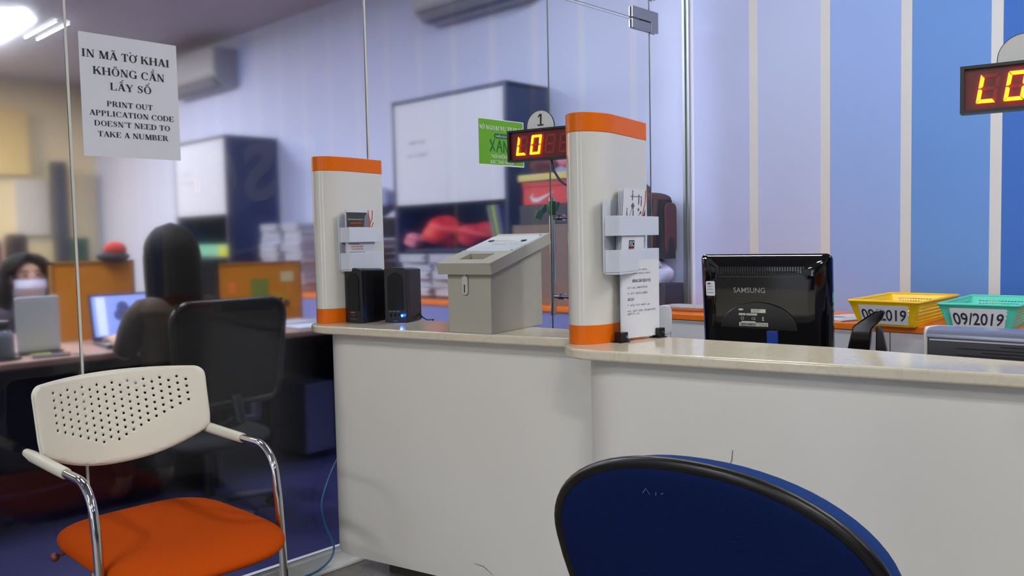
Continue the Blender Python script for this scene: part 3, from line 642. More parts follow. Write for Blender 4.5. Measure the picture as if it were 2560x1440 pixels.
# panel frame: origin at the middle of the lower edge; tz leans towards the viewer at the top
PO = Vector((0, -0.005, 0.118)); PWd, PHt = 0.376, 0.338
def layer(k, inset, y, r): return [(p[0], p[1]) for p in rrect(-PWd/2+inset, PWd/2-inset, inset*0.9, PHt-inset, r, 5)]
ly0, ly1, ly2 = layer(0, 0.0, 0, .014), layer(1, 0.006, 0, .018), layer(2, 0.040, 0, .03)
m = MB()
lays = [(ly0, 0.018), (ly0, 0.0), (ly1, -0.012), (layer(1, .016, 0, .024), -0.022), (ly2, -0.040), (layer(3, .06, 0, .03), -0.043)]
n = len(ly0); vs = []; fs = []
for pl, y in lays: vs += [PO+X*p[0]+tz*p[1]+ty*y for p in pl]
for i in range(len(lays)-1):
    for k in range(n): fs.append((i*n+k, i*n+(k+1) % n, (i+1)*n+(k+1) % n, (i+1)*n+k))
fs += [tuple(range(n)), tuple(range((len(lays)-1)*n, len(lays)*n))]
m.add(vs, fs)
bk = obj('back_shell', m, GBLACK, mt, sharp=25)
scr = obj('screen_panel', MB().box(PO+tz*(PHt/2)+ty*0.0185, (PWd-.03, 0.002, PHt-.04), X, ty, tz), mat('screen_dark', (20, 24, 34), 0.2), mt)
FO = PO-ty*0.0435      # back face plane
m = MB()
for k in range(34): m.box(FO+X*(-0.122+0.0072*k)+tz*0.287, (0.0032, 0.003, 0.022), X, ty, tz)
obj('vent_rib', m, BLACK, bk)
m = MB()
for k in range(34): m.box(FO+X*(-0.122+0.0066*k)+tz*0.269, (0.0036, 0.0012, 0.0022), X, ty, tz)
obj('vent_hole', m, mat('vent_grey', (70, 70, 70), 0.4), bk)
m = MB().flat(_place(sans('SAMSUNG', 0.0158, 0.092, bold=0.006), -0.080, 0.222), FO, X, tz, 0.0012)
flatobj('lettering', m, mat('silver_letter', (140, 142, 148), 0.4), bk)
st = obj('sticker', MB().prism(rrect(-0.163, -0.136, 0.211, 0.255, 0.004), 0, 0.0012, O=FO-ty*-0.0015, ex=X, ey=tz, ez=-ty), mat('sticker_white', (206, 210, 216), 0.4), bk)
m = MB().flat(_ell(-0.153, 0.2475, .006, .0022), FO, X, tz, 0.0008); flatobj('emblem', m, mat('emblem_blue', (30, 60, 130), 0.4), st)
for k in range(3): flatobj('print_line', MB().flat(bars([.018], -0.159, 0.238-0.009*k, 0.003), FO, X, tz, 0.0008), DGREY, st)
hp = [(0.112*cos(radians(a))-.01, 0.112+0.082*sin(radians(a))) for a in range(0, 181, 7)]
hm = obj('lower_cover', MB().prism(hp, 0, 0.005, O=FO, ex=X, ey=tz, ez=-ty), mat('satin_black', (16, 16, 18), 0.32), bk, bevel=0.002)
FL = FO+tz*0.064-X*0.009
lb = MB(); a_ = 0.0056
lb.flat(_box2(-0.020, 0.022, 0.100, 0.111)+_box2(-0.056, -0.037, 0.092, 0.098)+_box2(-0.035, -0.003, 0.092, 0.098)+_box2(-0.049, -0.008, 0.071, 0.0745)+_box2(-0.056, 0.028, 0.060, 0.071), FL, X, tz, a_)
lb.flat(_ell(-0.0495, 0.109, .0075, .003), FL, X, tz, a_)
lb.flat(_place(sans('CE', 0.0075, 0.011), -0.019, 0.079), FL, X, tz, a_)
lb.flat([_arc(-0.046, 0.083, .0042, .0042, 0, 360, .058)], FL, X, tz, a_) if False else None
lb.flat([_c([(-0.046+.004*cos(radians(a)), 0.083+.004*sin(radians(a)), .0012) for a in range(0, 361, 30)])], FL, X, tz, a_)
lb.flat(_box2(0.011, 0.017, 0.0775, 0.0795)+_box2(0.012, 0.0135, 0.081, 0.089)+_box2(0.0145, 0.016, 0.081, 0.089), FL, X, tz, a_)
lo = flatobj('rating_label', lb, mat('label_white', (198, 200, 188), 0.5), hm)
bc = MB(); xx = -0.052
random.seed(3)
while xx < -0.006:
    wv = random.choice((.0007, .0012, .0018)); bc.flat(_box2(xx, xx+wv, 0.0615, 0.0695), FL, X, tz, a_+.0005); xx += wv+random.choice((.0007, .0012))
flatobj('barcode', bc, INK, hm); bc = MB()
for r_ in (([.03], -.003, .066, .003), ([.026], -.001, .062, .0025), ([.026], -.017, .106, .0025), ([.02], -.017, .102, .002), ([.014], -.054, .094, .002), ([.026], -.033, .094, .002)):
    flatobj('small_print', MB().flat(bars(*r_), FL, X, tz, a_+.0005), INK, hm)
obj('cable_plug', MB().box(FO+X*0.030+tz*0.086-ty*0.003, (0.032, 0.012, 0.050), X, ty, tz), mat('plug_blue', (24, 60, 150), 0.4), mt, bevel=0.002)
obj('neck', MB().bx(-0.03, 0.03, -0.01, 0.03, 0.012, 0.16), BLACK, mt, bevel=0.004)
obj('base', MB().lathe([(0.11, 0), (0.11, 0.008), (0.09, 0.014), (0.03, 0.018)], (0, 0.01, 0)), BLACK, mt)

# ------------------------------------------------------------------ folding stand, printer
fs_ = thing('folding_stand', 'black plastic stand shaped like a bent leg, right of the monitor', 'stand', fr(2.28, 1.90, 0.725), DA)
B = 0.918-0.725
A1 = [(-0.062, 0.0), (-0.048, B), (-0.034, B+0.064), (-0.028, B+0.070), (0.023, B+0.108), (0.042, B+0.110), (0.046, B+0.103), (0.040, B+0.086), (0.023, B+0.068), (0.014, B+0.057), (0.009, B), (0.004, 0.0)]
A2 = [(0.024, 0.0), (0.019, B), (0.020, B+0.057), (0.025, B+0.065), (0.035, B+0.050), (0.046, B), (0.060, 0.0)]
obj('arm', MB().prism(A1, 0.0, 0.028, ex=X, ey=Z, ez=-Y), GBLACK, fs_, bevel=0.004)
obj('back_leg', MB().prism(A2, -0.004, -0.03, ex=X, ey=Z, ez=-Y), BLACK, fs_, bevel=0.003)
PRG = mat('printer_dark', (66, 66, 72), 0.32, var=0.1, scale=120); PRT = mat('printer_top', (108, 116, 142), 0.25)
pr = thing('desk_printer', 'dark grey desktop machine with slotted front behind the right counter', 'printer', fr(2.430, 1.80, 0.725), radians(1.5))
PH = 0.266
prof = [(0.0, 0.0), (0.0, PH-0.024)]+arc(0.020, PH-0.024, 0.020, 180, 90, 6, 0.024)+[(0.10, PH-0.004), (0.26, PH-0.02), (0.26, 0.0)]
obj('body', MB().prism(prof, 0.006, 0.42, ex=Y, ey=Z, ez=X), PRG, pr, bevel=0.003)
obj('side_cap', MB().prism([(p[0]+(0.002 if p[0] < .1 else -.002), p[1]+0.004) for p in prof], -0.004, 0.006, ex=Y, ey=Z, ez=X), mat('cap_white', (196, 198, 196), 0.4), pr, bevel=0.002)
tp = arc(0.020, PH-0.024, 0.0215, 172, 90, 5, 0.0262)+[(0.10, PH-0.001), (0.25, PH-0.016), (0.25, PH-0.03), (0.05, PH-0.012)]
obj('top_cover', MB().prism(tp, 0.004, 0.422, ex=Y, ey=Z, ez=X), PRT, pr)
obj('chrome_strip', MB().bx(0.012, 0.42, -0.0025, 0.004, PH-0.028, PH-0.0245), mat('strip_light', (190, 192, 214), 0.25), pr)
m = MB()
for k, (xa, z) in enumerate(((0.17, PH-.036), (0.075, PH-.045), (0.13, PH-.053), (0.075, PH-.061))): m.bx(xa, 0.42, -0.0012, 0.002, z-0.0013, z+0.0013)
obj('slot', m, INK, pr)

# ------------------------------------------------------------------ wall cabinet with orange worktop, in hall and office
CABW = mat('cabinet_white', (224, 227, 238), 0.45, var=0.02); CABB = mat('cabinet_periwinkle', (128, 134, 196), 0.45, var=0.03)
def cabinet(x0, x1, label, gaps, dm):
    t = thing('wall_cabinet', label, 'cabinet', (x0, 3.86, 0))
    L = x1-x0
    obj('carcass', MB().bx(0.004, L-.004, 0.02, 0.54, 0.0, 0.792), dm, t)
    obj('worktop', MB().bx(0, L, -0.01, 0.543, 0.792, 0.822), ORANGETOP, t, bevel=0.003)
    gs = [0]+gaps+[L]
    for a, b in zip(gs, gs[1:]): obj('door', MB().bx(a+.003, b-.003, 0.0, 0.019, 0.08, 0.789), dm, t, bevel=0.001)
    return t
cabinet(0.03, 3.6, 'long white cabinet with orange worktop along the striped wall', [.19, .76, 1.33, 1.90, 2.47, 3.04], CABW)
cabinet(-4.45, -0.03, 'long lavender cabinet with orange worktop behind the glass', [.6, 1.2, 1.8, 2.4, 3.0, 3.6, 4.0], CABB)
WT = 0.822
# ------------------------------------------------------------------ baskets
def basket(base, rim, z0, z1, m_, label, text, gnum):
    """base / rim: four corners FL, FR, BR, BL"""
    c = sum((Vector((p[0], p[1], 0)) for p in base), Vector())/4
    t = thing('plastic_basket', label, 'basket', (c.x, c.y, z0), 0, 'date baskets on the orange worktop')
    bP = [Vector((p[0]-c.x, p[1]-c.y, 0.0)) for p in base]; rP = [Vector((p[0]-c.x, p[1]-c.y, z1-z0)) for p in rim]
    m = MB(); th = 0.0022
    def bar(a, b, w):
        d = (b-a); L = d.length; d = d/L; n = Vector((d.y, -d.x, 0)) if abs(d.z) < .9 else None
        return a, b
    for k in range(4):
        a0, a1, b0, b1 = bP[k], bP[(k+1) % 4], rP[k], rP[(k+1) % 4]
        L = (b1-b0).length; nb = max(8, int(L/0.0165)); nh = 6
        nrm = (a1-a0).cross(b0-a0).normalized()
        def S(u, v): return (a0.lerp(a1, u)).lerp(b0.lerp(b1, u), v)
        def strip(u0, v0, u1, v1):
            q = [S(u0, v0), S(u1, v0), S(u1, v1), S(u0, v1)]
            m.add([p-nrm*th/2 for p in q]+[p+nrm*th/2 for p in q], [(3, 2, 1, 0), (4, 5, 6, 7), (0, 1, 5, 4), (1, 2, 6, 5), (2, 3, 7, 6), (3, 0, 4, 7)])
        cw = 0.11 if L < 0.4 else 0.07
        for u0, u1 in ((0, cw), (1-cw, 1)): strip(u0, 0, u1, 1)
        for i in range(1, nb):
            u_ = cw+(1-2*cw)*i/nb; strip(u_-0.0019/L*1.0, 0.0, u_+0.0019/L, 1)
        for j in range(nh+1):
            v = j/nh*0.9; hv = 0.035 if 0 < j < nh else 0.08
            strip(0, max(0, v-hv), 1, min(1, v+hv))
    m.add([bP[0], bP[1], bP[2], bP[3]], [(0, 1, 2, 3)]); m.add([p+Z*0.003 for p in bP], [(0, 1, 2, 3)])
    obj('lattice', m, m_, t)
    obj('rim', MB().tube([tuple(p) for p in rP]+[tuple(rP[0]), tuple(rP[1])], 0.0065, 10, caps=False), m_, t)
    # paper card taped over the front lattice (follows the slope of that side)
    a0, a1, b0, b1 = bP[0], bP[1], rP[0], rP[1]
    def S2(u, v): return (a0.lerp(a1, u)).lerp(b0.lerp(b1, u), v)
    nrm = (a1-a0).cross(b0-a0).normalized()
    if nrm.y > 0: nrm = -nrm
    q = [S2(.09, .10), S2(.91, .10), S2(.87, .87), S2(.13, .87)]
    crd = obj('paper_card', MB().add([p+nrm*.0058 for p in q]+[p+nrm*.0066 for p in q], [(3, 2, 1, 0), (4, 5, 6, 7), (0, 1, 5, 4), (1, 2, 6, 5), (2, 3, 7, 6), (3, 0, 4, 7)]), PAPER, t)
    cw2, ch2 = (q[1]-q[0]).length, (q[3]-q[0]).length
    mm = MB()
    for vs2, fs2 in sans(text, 1.0, 1.0, bold=.014): mm.add([S2(.11+.78*(.04+.92*p[0]), .10+.77*(.20+.60*p[1]))+nrm*.0072 for p in vs2], fs2)
    flatobj('lettering', mm, mat('digit_ink', (30, 32, 46), 0.7), crd)
    return t
YEL = mat('yellow_plastic', (240, 196, 10), 0.35, var=0.02); TEAL = mat('teal_plastic', (84, 200, 178), 0.35, var=0.02)
basket([(1.246, 3.810), (1.480, 3.797), (1.47, 4.24), (1.255, 4.25)], [(1.205, 3.792), (1.505, 3.775), (1.51, 4.31), (1.205, 4.31)], WT, 0.930, YEL, 'yellow plastic basket labelled 09/2019 on the orange worktop', '09/2019', 1)
basket([(1.625, 3.79), (1.84, 3.81), (1.80, 4.24), (1.60, 4.22)], [(1.585, 3.775), (1.875, 3.80), (1.86, 4.33), (1.565, 4.31)], WT, 0.930, TEAL, 'teal plastic basket labelled 09/2019 on the orange worktop', '09/2019', 2)
def paper_stack(name, x, y, z, sx, sy, h, rz, label, group=None, mm=PAPER, n=5):
    m = MB(); random.seed(int(x*1000) % 97+int(z*100))
    for k in range(n):
        a = rz+random.uniform(-.03, .03); ex = Vector((cos(a), sin(a), 0)); ey = Vector((-sin(a), cos(a), 0))
        m.box((x+random.uniform(-.004, .004), y+random.uniform(-.004, .004), z+h*(k+.5)/n), (sx, sy, h/n*0.9), ex, ey)
    return tag(obj(name, m, mm), label, 'paper', group)
paper_stack('paper_stack', 1.36, 4.02, WT+0.006, 0.19, 0.30, 0.035, 0.0, 'stack of white paper lying inside the yellow basket')
paper_stack('paper_stack', 1.70, 4.02, WT+0.006, 0.16, 0.28, 0.025, 0.03, 'stack of white paper lying inside the teal basket')
ps = paper_stack('paper_sheet', 1.085, 4.06, WT, 0.21, 0.30, 0.006, -0.35, 'loose printed sheets between the monitor and the yellow basket', n=2)
m = MB().flat(_place(_ell(0, 0, .035, .018)+bars([.08, .04], -.07, -.04, .006)+bars([.06, .05], -.07, -.055, .006), 0, 0), Vector((1.05, 4.05, WT+0.0064)), X, Y, 0.0004)
flatobj('print_mark', m, PGREY, ps)
tr = thing('white_tray', 'flat white tray on the orange worktop behind the monitor', 'tray', (0.20, 4.08, WT))
obj('dish', MB().prism(rrect(-.13, .13, -.09, .09, .05), 0.0, 0.022, top=[(p[0]*1.25, p[1]*1.25) for p in rrect(-.13, .13, -.09, .09, .05)]), GLOSSW, tr, sharp=30)
obj('paper_lining', MB().prism(rrect(-.15, .15, -.10, .10, .04), 0.0225, 0.024), mat('printed_lining', (190, 190, 196), .7, var=.35, scale=40), tr)
sk = thing('wall_socket', 'white wall socket half hidden by the left edge of the monitor', 'socket', (0.19, YB, 1.03))
obj('plate', MB().bx(-.035, .06, -0.01, 0, -.09, .06), GLOSSW, sk, bevel=0.003)
tag(obj('power_adapter', MB().prism([(0, 0), (.045, -.01), (.05, .06), (.02, .075), (.0, .03)], 0.011, 0.05, O=Vector((0.165, YB, 1.02)), ex=X, ey=Z, ez=-Y), BLACK, bevel=0.004), 'black power adapter plugged in beside the monitor edge', 'adapter')
tag(obj('black_cord', MB().tube([(0.19, 4.37, 1.02), (0.175, 4.365, 0.98), (0.185, 4.36, 0.93), (0.21, 4.35, 0.90), (0.20, 4.34, 0.86), (0.25, 4.34, 0.83)], 0.006, 8), BLACK), 'black power cord hanging below the adapter by the wall', 'cord')

# ------------------------------------------------------------------ paper notice and green sticker on the glass
pn = thing('paper_notice', 'white paper notice with bold black printing taped on the glass', 'sign', (0.0058, 0.989, 1.518))
sheet = obj('sheet', MB().bx(0.0, 0.0012, 0.0, 0.302, 0.0, 0.372), PAPER, pn)
m = MB(); O = Vector((0.0013, 0, 0.372))
for s, x0, x1, yb, h in (('IN M\u00c3 T\u1edc KHAI', .006, .278, -.0735, .0235), ('KH\u00d4NG C\u1ea6N', .037, .260, -.1225, .0235), ('L\u1ea4Y S\u1ed0', .086, .216, -.166, .0225),
                         ('PRINT OUT', .074, .217, -.217, .0165), ('APPLICATION CODE', .021, .285, -.2475, .0165), ('DOESN\u2019T NEED TO', .034, .271, -.2785, .0165), ('TAKE A NUMBER', .043, .263, -.311, .0165)):
    flatobj('lettering', MB().flat(_place(serif(s, h, x1-x0), x0, yb), O, Y, Z, 0.0004), INK, sheet)
gs = thing('green_sticker', 'green poster with white border and lettering stuck on the glass door side', 'sticker', (0.0058, 2.664, 1.571))
sh = obj('sheet', MB().bx(0.0, 0.001, 0.0, 0.295, 0.0, 0.210), PAPER, gs)
GRN = mat('poster_green', (96, 158, 20), 0.45, var=0.06, scale=10); DGRN = mat('poster_dark_green', (10, 92, 46), 0.5)
flatobj('green_field', MB().rect(Vector((0.0011, 0, 0)), Y, Z, 0.0, 0.290, 0.006, 0.2065, 0.0002), GRN, sh)
m = MB().flat(_place(serif('S\u1ede NGO\u1ea0I V\u1ee4 TP.HCM', 0.0185, 0.28), 0.004, 0.1615), Vector((0.0014, 0, 0)), Y, Z, 0.0003)
flatobj('heading', m, PAPER, sh)
m = MB().flat(_place(sans('CHI\u1ebeN D\u1ecaCH', 0.009, 0.078), 0.105, 0.130), Vector((0.0014, 0, 0)), Y, Z, 0.0008)
flatobj('badge_lettering', m, PAPER, sh)
m = MB().flat(_place(sans('\u201cN\u00d3I KH\u00d4NG', 0.0165, 0.112, shear=0.15), 0.074, 0.035), Vector((0.0014, 0, 0)), Y, Z, 0.0003)
flatobj('lettering', m, PAPER, sh)
m = MB().flat(_place(sans('R\u00c1C TH\u1ea2I NH\u1ef0A', 0.0165, 0.150, shear=0.15), 0.072, 0.0095), Vector((0.0014, 0, 0)), Y, Z, 0.0003)
flatobj('lettering', m, PAPER, sh)
m = MB().flat([([(p[0], p[1]) for p in rrect(0.096, 0.200, 0.124, 0.146, 0.0105)], [tuple(range(24))])], Vector((0.0014, 0, 0)), Y, Z, 0.0003)
bw_ = [_c([(.07, .118, .009), (.085, .09, .008), (.1, .066, .006)]), _c([(.1, .12, .005), (.086, .09, .008), (.07, .064, .009)]), _c([(.112, .062, .006), (.123, .095, .008), (.132, .118, .007)]), _c([(.13, .118, .007), (.14, .09, .008), (.146, .062, .006)]), _c([(.118, .084, .006), (.142, .086, .005)]), _c([(.158, .06, .006), (.16, .115, .008)]), _c([(.16, .114, .008), (.183, .062, .007)]), _c([(.183, .062, .006), (.187, .116, .008)])]
m.flat(bw_, Vector((0.0014, 0, 0)), Y, Z, 0.0003)
flatobj('dark_green_print', m, DGRN, sh)

# ------------------------------------------------------------------ blue cable by the counter end
pts = [(0.055, 1.86, 0.46), (0.04, 1.83, 0.405), (0.036, 1.80, 0.35), (0.036, 1.768, 0.275), (0.036, 1.768, 0.219), (0.036, 1.784, 0.161), (0.036, 1.804, 0.117), (0.037, 1.812, 0.075), (0.042, 1.79, 0.04), (0.058, 1.72, 0.021), (0.062, 1.62, 0.0185), (0.064, 1.45, 0.0185)]
sm = []
for i in range(len(pts)-1):
    for k in range(4):
        tt = k/4; p0, p1, p2, p3 = [Vector(pts[max(0, min(len(pts)-1, i+j))]) for j in (-1, 0, 1, 2)]
        sm.append(0.5*((2*p1)+(p2-p0)*tt+(2*p0-5*p1+4*p2-p3)*tt**2+(-p0+3*p1-3*p2+p3)*tt**3))
tag(obj('network_cable', MB().tube(sm, 0.0038, 8), mat('cable_blue', (50, 110, 160), 0.4)), 'thin blue cable looping from the counter end to the floor rail', 'cable')
# ------------------------------------------------------------------ visitor chair (white perforated back, orange seat)
SHELL = mat('ivory_plastic', (214, 211, 196), 0.42, var=0.02, scale=20)
SEATF = mat('orange_fabric', (172, 66, 5), 0.9, spec=0.1, var=0.12, scale=220, bump=0.25)
vc = thing('visitor_chair', 'visitor chair with perforated ivory back, orange seat and chrome arms', 'chair', (0.30, 1.03, 0))
def bsurf(s, z, off=0.0): return Vector((0.032+0.088*(s/.252)**2+(0.85-z)*0.22-0.30+off, s, z))
def zb(s): return 0.587+0.078*abs(s/.25)**2.2
out = []
for i in range(25): s = -.236+.472*i/24; out.append((s, zb(s)))
out += [(.248, .672), (.2505, .70), (.2515, .78), (.2525, .815)]+arc(.2265, .822, .026, 0, 90, 6)[1:]
for i in range(1, 16): s = .2265-.453*i/16; out.append((s, .848+.007*(1-(s/.2265)**2)))
out += arc(-.2265, .822, .026, 90, 180, 6)+[(-.2515, .78), (-.2505, .70), (-.248, .672)]
pts = list(out); n0 = len(pts); edges = [(i, (i+1) % n0) for i in range(n0)]
holes = []
for i in range(-8, 10):
    s = -0.006+0.0232*i
    for j in range(10):
        z = 0.822-0.0213*j-(0.0107 if i % 2 else 0.0)
        if z > 0.640+0.075*abs((s+.02)/.19)**1.3 and abs(s) < .205: holes.append((s, z))
for hx, hz in holes:
    b0 = len(pts)
    pts += [(hx+.0041*cos(2*pi*k/8), hz+.0041*sin(2*pi*k/8)) for k in range(8)]
    edges += [(b0+k, b0+(k+1) % 8) for k in range(8)]
for i in range(-23, 24):
    for j in range(26):
        s, z = i*.0106+(.005 if j % 2 else 0), .59+j*.0102
        if abs(s) > .243 or z > .845 or z < zb(s)+.006: continue
        if min((s-a)**2+(z-b)**2 for a, b in holes) < .0066**2: continue
        pts.append((s, z))
r_ = delaunay_2d_cdt([Vector(p) for p in pts], edges, [], 1, 1e-6)
v2, f2 = r_[0], r_[2]
def inside_hole(c): return any((c[0]-a)**2+(c[1]-b)**2 < .0036**2 for a, b in holes)
fs = []
for f in f2:
    c = (sum(v2[i][0] for i in f)/len(f), sum(v2[i][1] for i in f)/len(f))
    if not inside_hole(c): fs.append(tuple(f))
m = MB().add([bsurf(p[0], p[1]) for p in v2], fs)
bkr = obj('backrest', m, SHELL, vc, solid=0.0045, sharp=50)
bkr.modifiers['solid'].offset = -1
obj('backrest_rim', MB().tube([tuple(bsurf(p[0]*.993, p[1]*.998+.0012, -0.004)) for p in out+out[:2]], 0.0058, 8, caps=False), SHELL, vc)
for s in (-1, 1):
    y = s*0.253
    p = [(-.30+.045, y, .654), (-.30+.10, y, .652), (-.30+.25, y, .649), (-.30+.352, y, .648), (-.30+.356, y, .648)]
    obj('armrest_sleeve', MB().tube(p, .015, 16, rad=[.012, .0165, .0158, .0152, .0135]), SHELL, vc)
    path = [(-.30+.30, y, .648), (-.30+.40, y, .648)]+[(-.30+.44+.098*sin(radians(a)), y, .648-.098*(1-cos(radians(a)))) for a in range(0, 86, 8)]
    path += [(-.30+.548, y, .50), (-.30+.560, y, .35), (-.30+.572, y, .06)]+[(-.30+.535+.036*cos(radians(a)), y, .048-.036*sin(radians(a))) for a in range(0, 91, 15)]+[(-.30+.08, y, .012)]
    obj('side_tube', MB().tube(path, .0118, 14), CHROME, vc)
obj('cross_tube', MB().tube([(0.20, -.253, .400), (0.20, .253, .400)], .010, 12).tube([(-.18, -.20, .400), (-.18, .20, .400), (.22, .20, .398), (.22, -.20, .398), (-.18, -.20, .400)], .009, 10), CHROME, vc)
def seat_pt(u_, v_):
    th = 2*pi*u_; ph = pi*(v_-.5); e = 0.5
    cx, sx = cos(th), sin(th)
    px = math.copysign(abs(cx)**e, cx); py = math.copysign(abs(sx)**e, sx)
    cr = abs(cos(ph))**0.55; sr = math.copysign(abs(sin(ph))**0.9, sin(ph))
    x = 0.315*px*cr; y = (0.243+0.004*px)*py*cr
    z = 0.432+0.038*sr-0.03*max(0, (x-.16)/.15)**2*.6
    if sr > 0: z -= 0.014*(1-min(1, (abs(y)/.2)**2))*(1-min(1, (x/.28)**2))
    return Vector((x+0.075, y, z))
obj('seat', MB().grid(seat_pt, 64, 28), SEATF, vc, sharp=80).location = (.012, 0, -.014)
obj('seat_shell', MB().prism([(p[0]+.06, p[1]) for p in rrect(-.27, .25, -.215, .215, .08)], .398, .408), BLACK, vc)
obj('adjust_knob', MB().ball((-0.09, -0.245, 0.385), .014, .012, .012).tube([(-0.09, -.21, .392), (-0.09, -.24, .386)], .005, 8), mat('knob_red', (90, 30, 26), .5), vc)

# ------------------------------------------------------------------ blue task chair in the foreground
BLUEF = mat('blue_fabric', (8, 24, 66), 0.9, spec=0.1, var=0.25, scale=260, bump=0.3); TRIM = mat('black_trim', (13, 12, 12), 0.35, spec=.35)
BLUEP = mat('blue_fabric_front', (24, 52, 108), 0.9, spec=0.1, var=0.2, scale=260, bump=0.3)
bc_ = thing('task_chair', 'dark blue task chair with black edge trim in the foreground', 'chair', fr(2.315, 0.395, 0), DA-.125)
def outl(k, n=64, ex_=2.14):
    o = []
    for i in range(n):
        a = 2*pi*i/n; c, s = cos(a), sin(a)
        o.append((k*.222*math.copysign(abs(c)**(2/ex_), c), 0.822+k*(.1415 if s > 0 else .29)*math.copysign(abs(s)**(2/ex_), s)))
    return o
def bcy(x, z): return 0.077*x*x+(0.97-z)*0.35
def shell(k_list, offs):
    n = 64; vs = []; fs = []
    for k, of in zip(k_list, offs): vs += [Vector((x, bcy(x, z)+of, z)) for x, z in outl(k)]
    for i in range(len(k_list)-1):
        for q in range(n): fs.append((i*n+q, i*n+(q+1) % n, (i+1)*n+(q+1) % n, (i+1)*n+q))
    fs.append(tuple(range((len(k_list)-1)*n, len(k_list)*n)))
    return MB().add(vs, fs)
ks = [1, .96, .88, .75, .6, .45, .3, .15, .03]
obj('back_shell', shell([.985]+ks[1:], [-.004, -.009, -.011, -.012, -.012, -.012, -.012, -.012, -.012]), BLUEF, bc_, sharp=70)
obj('front_cushion', shell([.985, 1.0, .995, .955, .86, .7, .5, .3, .15, .03], [.006, .03, .05, .064, .07, .072, .072, .072, .072, .072]), BLUEP, bc_, sharp=70)
ol = outl(1.0)
obj('edge_trim', MB().tube([(x, bcy(x, z), z) for x, z in ol+ol[:2]], .0088, 10, caps=False), TRIM, bc_)
m = MB().flat([_c([(-.062, -.004, .0012), (-.056, .004, .0016), (-.052, -.005, .0008)]), _c([(-.044, -.004, .0012), (-.042, .001, .0012)]), _c([(-.036, -.001, .0008), (-.032, .002, .0012)])], Vector((0, bcy(-.05, .925)-.0125, .925)), X, Vector((0, -.33, .944)), 0.001)
flatobj('chalk_mark', m, mat('pale_scuff', (70, 100, 140), .8), bc_)
obj('seat', MB().grid(lambda a, b: seat_pt(a, b)*1.0, 40, 16), BLUEP, bc_, sharp=80)
s_ = bc_.children[-1]; s_.location = (0, 0.42, 0.03); s_.rotation_euler = (0, 0, pi/2)
obj('back_bracket', MB().tube([(0, bcy(0, .66), .66), (0, .16, .50), (0, .22, .43), (0, .40, .42)], .022, 10), BLACK, bc_, bevel=.004)
obj('gas_lift', MB().tube([(0, .40, .07), (0, .40, .44)], .025, 16), BLACK, bc_)
for k in range(5):
    a = 2*pi*k/5+.3; d = Vector((cos(a), sin(a), 0)); c = Vector((0, .40, 0))
    lg = obj('star_leg', MB().tube([tuple(c+Z*.09), tuple(c+d*.28+Z*.065)], .02, 10, rad=[.024, .016]), BLACK, bc_)
    obj('castor', MB().tube([tuple(c+d*.28+Z*.028+Vector((-d.y, d.x, 0))*.02), tuple(c+d*.28+Z*.028-Vector((-d.y, d.x, 0))*.02)], .028, 14), BLACK, lg)

# ------------------------------------------------------------------ office behind the glass
def hutch(x0, x1, y0, z0, zs, zd, zt, ndoor, label):
    """tall cabinet: navy carcass, white doors between zd and zt, open compartment between shelf zs and zd"""
    t = thing('tall_cabinet', label, 'cabinet', (x0, y0, z0)); L = x1-x0; D = YB-y0-.01; H = zt-z0
    m = MB().bx(0, .034, -.002, D, 0, H).bx(L-.03, L, 0.0, D, 0, H).bx(0, L, -.002, D, H-.032, H).bx(.03, L-.03, D-.02, D, 0, H).bx(.03, L-.03, .03, D-.02, zs-z0-.02, zs-z0).bx(.03, L-.03, .03, D-.02, 0, .02)
    obj('carcass', m, NAVY, t)
    for k in range(ndoor):
        a, b = .036+(L-.062)*k/ndoor, .036+(L-.062)*(k+1)/ndoor
        d = obj('door', MB().bx(a+.001, b-.001, -.004, .018, zd-z0, H-.034), mat('hutch_door', (198, 202, 216), .5), t, bevel=.002)
        mm = MB()
        if k == 0:
            for q, ws in enumerate(([.10, .06], [.05, .03, .10])): mm.flat(bars(ws, a+.16-.02*q, H-.33-.09*q, .028), Vector((0, -.005, 0)), X, Z, .0006)
            flatobj('label_print', mm, PGREY, d)
    return t
hutch(-2.249, -1.083, 3.982, WT, 1.178, 1.497, 2.256, 2, 'navy cabinet with white doors above red bags, nearest the glass door')
hutch(-5.55, -4.52, 3.862, 0.0, 1.125, 1.52, 2.242, 2, 'navy cabinet with white doors farther along the office wall')
obj_ = struct('trim_6', MB().bx(-9.0, -0.1, 4.385, YB, 0, .08), mat('office_skirting', (90, 92, 130), .6))
tag(obj('shelf_box', MB().bx(-5.5, -4.56, 4.0, 4.36, 1.127, 1.24), mat('mint_box', (120, 190, 160), .6, var=.15, scale=6), bevel=.004), 'mint green flat box on the shelf of the farther cabinet', 'box')
tag(obj('shelf_box', MB().bx(-4.80, -4.60, 3.90, 3.99, 1.127, 1.225), mat('lime_box', (196, 200, 60), .6), bevel=.004), 'lime yellow small box at the right end of the farther cabinet shelf', 'box')
tag(obj('pale_panel', MB().bx(-5.5, -4.57, 4.362, 4.378, 1.13, 1.49), mat('pale_back', (176, 196, 196), .7)), 'pale board standing at the back of the farther cabinet shelf', 'board')
